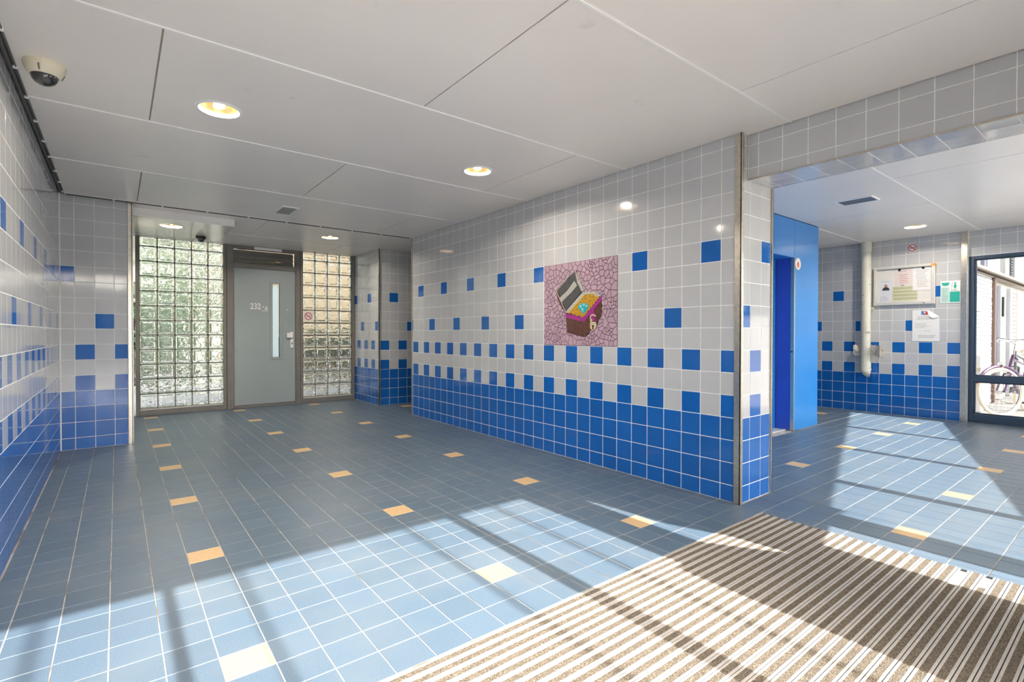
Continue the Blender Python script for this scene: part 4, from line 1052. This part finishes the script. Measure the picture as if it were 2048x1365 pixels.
# meter box and plate on the brick wall
ub = empty('utility_box', (9.98, 1.70, 0.25), 'white utility box with red edges standing by the brick wall outside', 'box')
MB().bbox((9.92, 1.61, 0.0), (10.10, 1.74, 0.84), 0.01).build('body', 'white_paint', ub)
MB().bbox((9.908, 1.70, 0.30), (9.922, 1.742, 0.84), 0.003).build('red_edge', 'red', ub); MB().bbox((9.908, 1.605, 0.42), (9.921, 1.742, 0.50), 0.003).build('red_band', 'red', ub)
MB().bbox((9.906, 1.61, 0.60), (9.921, 1.70, 0.66), 0.003).build('label_plate', 'saddle', ub)
pl_ = MB().bbox((10.32, 1.73, 1.50), (10.62, 1.749, 1.74), 0.003).build('wall_plate', 'white_paint', None, 'small white plate with red edge on the brick wall outside', 'plate')
MB().bbox((10.29, 1.732, 1.49), (10.32, 1.748, 1.75), 0.003).build('red_edge', 'red', pl_)

def bicycle(label, front, rear, lean, steer, fm, grp):
    fx = Vector((*front, 0)); rx = Vector((*rear, 0)); d = (fx-rx); wb_ = d.length; d.normalize()
    left = Vector((-d.y, d.x, 0))
    B = Matrix.Identity(4)
    for i in range(3): B[i][0] = d[i]; B[i][1] = left[i]; B[i][2] = (0, 0, 1)[i]; B[i][3] = rx[i]
    B = B @ Matrix.Rotation(-lean, 4, 'X')
    bk = empty('bicycle', tuple((fx+rx)/2), label, 'bicycle', grp)
    rad = 0.34
    hx_, hz_ = wb_-0.20, 0.86                        # head tube top
    lowx, lowz = wb_-0.125, 0.63
    ax = Vector((lowx-hx_, 0, lowz-hz_)).normalized()
    S = B @ Matrix.Translation((lowx, 0, lowz)) @ Matrix.Rotation(steer, 4, -ax) @ Matrix.Translation((-lowx, 0, -lowz))
    def wheel(name, cx, Mx):
        w = MB().tube([(cx+(rad-0.022)*math.cos(a), 0, rad+(rad-0.022)*math.sin(a)) for a in [2*math.pi*i/40 for i in range(40)]], 0.022, 10, Mx, closed=True).build(name, 'tyre', bk, smooth=True)
        MB().tube([(cx+(rad-0.05)*math.cos(a), 0, rad+(rad-0.05)*math.sin(a)) for a in [2*math.pi*i/40 for i in range(40)]], 0.010, 6, Mx, closed=True).build('rim', 'chrome', w)
        MB().tube([(cx, -0.045, rad), (cx, 0.045, rad)], 0.022, 12, Mx).build('hub', 'chrome', w)
        sp = MB()
        for i in range(28):
            a = 2*math.pi*i/28; b2 = a+(0.35 if i % 2 else -0.35)
            sp.tube([(cx+0.02*math.cos(b2), 0.03*(1 if i % 2 else -1), rad+0.02*math.sin(b2)), (cx+(rad-0.05)*math.cos(a), 0, rad+(rad-0.05)*math.sin(a))], 0.0012, 4, Mx)
        sp.build('spokes', 'chrome', w, kind='stuff')
        mg_ = MB(); arc_ = [math.pi*t for t in ([0.05+0.08*i for i in range(13)] if name == 'rear_wheel' else [0.12+0.075*i for i in range(10)])]
        mg_.tube([(cx+(rad+0.022)*math.cos(a), 0, rad+(rad+0.022)*math.sin(a)) for a in arc_], 0.020, 8, Mx)
        mg_.build('mudguard', fm, bk, smooth=True)
    wheel('rear_wheel', 0.0, B); wheel('front_wheel', wb_, S)
    bbx, bbz = 0.44, 0.29; stx, stz = 0.25, 0.74
    fr = MB()
    for (p, q, r_) in (((bbx, bbz), (stx, stz), 0.016), ((bbx, bbz), (lowx, lowz), 0.019), ((stx+0.02, stz-0.05), (hx_+0.02, hz_-0.06), 0.016)):
        fr.tube([(p[0], 0, p[1]), (q[0], 0, q[1])], r_, 10, B)
    for s_ in (-1, 1):
        fr.tube([(bbx, 0.03*s_, bbz), (0, 0.055*s_, rad)], 0.010, 8, B); fr.tube([(stx+0.01, 0.02*s_, stz-0.05), (0, 0.055*s_, rad)], 0.009, 8, B)
    fr.build('frame', fm, bk, smooth=True)
    MB().tube([(lowx, 0, lowz-0.02), (hx_, 0, hz_)], 0.021, 12, B).build('head_tube', fm, bk, smooth=True)
    fk = MB()
    for s_ in (-1, 1): fk.tube([(lowx, 0.0, lowz-0.01), (lowx+0.012, 0.05*s_, lowz-0.04), (wb_-0.045, 0.055*s_, rad+0.12), (wb_, 0.055*s_, rad)], 0.012, 8, S)
    fk.build('fork', fm, bk, smooth=True)
    MB().tube([(hx_, 0, hz_-0.01), (hx_-0.03, 0, hz_+0.16), (hx_+0.04, 0, hz_+0.19)], 0.012, 10, S).build('stem', 'chrome', bk, smooth=True)
    hb = MB().tube([(hx_-0.16, -0.31, hz_+0.22), (hx_-0.05, -0.24, hz_+0.23), (hx_+0.035, -0.10, hz_+0.20), (hx_+0.045, 0, hz_+0.19), (hx_+0.035, 0.10, hz_+0.20), (hx_-0.05, 0.24, hz_+0.23), (hx_-0.16, 0.31, hz_+0.22)], 0.011, 10, S).build('handlebar', 'chrome', bk, smooth=True)
    for s_ in (-1, 1):
        MB().tube([(hx_-0.10, 0.272*s_, hz_+0.225), (hx_-0.20, 0.335*s_, hz_+0.217)], 0.017, 10, S).build('grip', 'black', hb, smooth=True)
        MB().tube([(hx_-0.02, 0.22*s_, hz_+0.215), (hx_-0.06, 0.27*s_, hz_+0.19), (hx_-0.14, 0.32*s_, hz_+0.185)], 0.006, 6, S).build('brake_lever', 'chrome', hb, smooth=True)
    MB().lathe([(0.0, 0.0), (0.03, 0.01), (0.040, 0.04), (0.040, 0.06), (0.0, 0.065)], 16, S @ Matrix.Translation((lowx+0.06, 0, lowz+0.09)) @ Matrix.Rotation(math.pi/2, 4, 'Y')).build('front_lamp', 'chrome', bk, smooth=True)
    MB().tube([(stx, 0, stz-0.02), (stx-0.03, 0, stz+0.10)], 0.013, 10, B).build('seat_post', 'chrome', bk)
    sv = []; sf = []; nn_ = 10
    for i in range(nn_+1):
        u = i/nn_; x_ = stx-0.16+0.28*u; w_ = 0.105*(1-u)**0.7+0.022+0.02*math.sin(math.pi*u); zt = stz+0.135+0.018*math.cos(2.2*(u-0.1)*math.pi)*0.6-0.01*u
        for (yy, zz) in ((-w_, -0.028), (-w_*0.8, -0.004), (0, 0.006), (w_*0.8, -0.004), (w_, -0.028), (0, -0.045)): sv.append((x_, yy, zt+zz))
    for i in range(nn_):
        for q in range(6): sf.append((i*6+q, (i+1)*6+q, (i+1)*6+(q+1) % 6, i*6+(q+1) % 6))
    sf += [tuple(range(6)), tuple(nn_*6+q for q in range(5, -1, -1))]
    MB().add(sv, sf, B).build('saddle', 'saddle', bk, smooth=True)
    ck = MB().tube([(bbx, -0.06, bbz), (bbx, 0.06, bbz)], 0.022, 12, B).build('crank_axle', 'chrome', bk)
    for s_ in (-1, 1):
        MB().tube([(bbx, 0.07*s_, bbz), (bbx+0.12*s_, 0.08*s_, bbz-0.11*s_)], 0.010, 8, B).build('crank_arm', 'chrome', ck)
        MB().bbox((bbx+0.12*s_-0.045, 0.085*s_, bbz-0.11*s_-0.012), (bbx+0.12*s_+0.045, 0.175*s_, bbz-0.11*s_+0.012), 0.004, B).build('pedal', 'black', ck)
    MB().bbox((-0.05, -0.075, bbz-0.03+0.02), (bbx+0.10, -0.055, bbz+0.09), 0.02, B).build('chain_guard', 'bike_black', bk)
    rk = MB()
    for yy in (-0.06, 0.0, 0.06): rk.tube([(stx-0.10, yy, stz-0.02), (-0.22, yy, stz-0.03)], 0.006, 6, B)
    for xx in (0.10, -0.02, -0.16): rk.tube([(xx, -0.06, stz-0.025), (xx, 0.06, stz-0.025)], 0.005, 6, B)
    for s_ in (-1, 1): rk.tube([(-0.10, 0.06*s_, stz-0.03), (0, 0.062*s_, rad)], 0.006, 6, B)
    rk.build('rear_rack', 'bike_black', bk)
    MB().tube([(bbx-0.05, 0.03, bbz), (bbx-0.15, 0.16, 0.02)], 0.009, 8, B).build('kickstand', 'chrome', bk)
    return bk
bicycle('purple bicycle with cream tyres parked right behind the window', (9.67, 1.40), (10.77, 1.25), R(7), R(-28), 'bike_purple', 'bicycles outside')
bicycle('black bicycle standing beyond the purple one', (11.75, 1.47), (12.83, 1.40), R(-4), R(12), 'bike_black', 'bicycles outside')

# beyond the glass block wall: a court with a sunlit wall and a hedge
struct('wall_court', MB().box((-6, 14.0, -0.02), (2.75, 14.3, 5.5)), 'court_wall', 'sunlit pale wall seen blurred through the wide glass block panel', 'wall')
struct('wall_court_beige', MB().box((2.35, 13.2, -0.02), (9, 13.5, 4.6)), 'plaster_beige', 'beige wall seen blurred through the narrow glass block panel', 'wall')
def hedge(x0, x1, y, h, label, seed):
    g = random.Random(seed); mb = MB()
    for i in range(int((x1-x0)*900)):
        c = Vector((g.uniform(x0, x1), y+g.gauss(0, 0.22), abs(g.triangular(0, h, h*0.6)))); a = Vector((g.gauss(0, 1), g.gauss(0, 1), g.gauss(0, 1))).normalized()
        b = a.orthogonal().normalized(); s_ = g.uniform(0.05, 0.09)
        mb.add([c-a*s_, c+b*s_*0.45, c+a*s_, c-b*s_*0.45], [(0, 1, 2, 3)])
    return mb.build('hedge', 'leaf', None, label, 'hedge')
hedge(2.6, 6.5, 11.2, 1.3, 'dark hedge behind the narrow glass block panel', 1)
hedge(-2.5, 1.2, 12.4, 2.2, 'leafy hedge behind the wide glass block panel', 2)
op = struct('wall_opposite', MB().box((-9, -15.0, -0.02), (7, -14.0, 3.1)), 'facade', 'long low building across the paving behind the viewer', 'building')
for i in range(7):
    MB().bbox((-8+i*2.1, -14.02, 0.9), (-6.7+i*2.1, -13.96, 2.3), 0.01).build('window_pane', 'dusk_glass', op)
# thin rods outside the entrance front that throw the faint floor lines
for (x, lab) in ((-0.25, 'thin steel pole nearest the left wall outside the entrance'), (0.45, 'second thin steel pole from the left outside the entrance'), (1.33, 'third thin steel pole from the left outside the entrance'), (1.955, 'thin steel pole outside the entrance nearest the door panels')):
    MB().tube([(x, -3.8, -0.012), (x, -3.8, 6.0)], 0.016, 10).build('steel_pole', 'alu', None, lab, 'pole', 'thin poles outside the entrance')
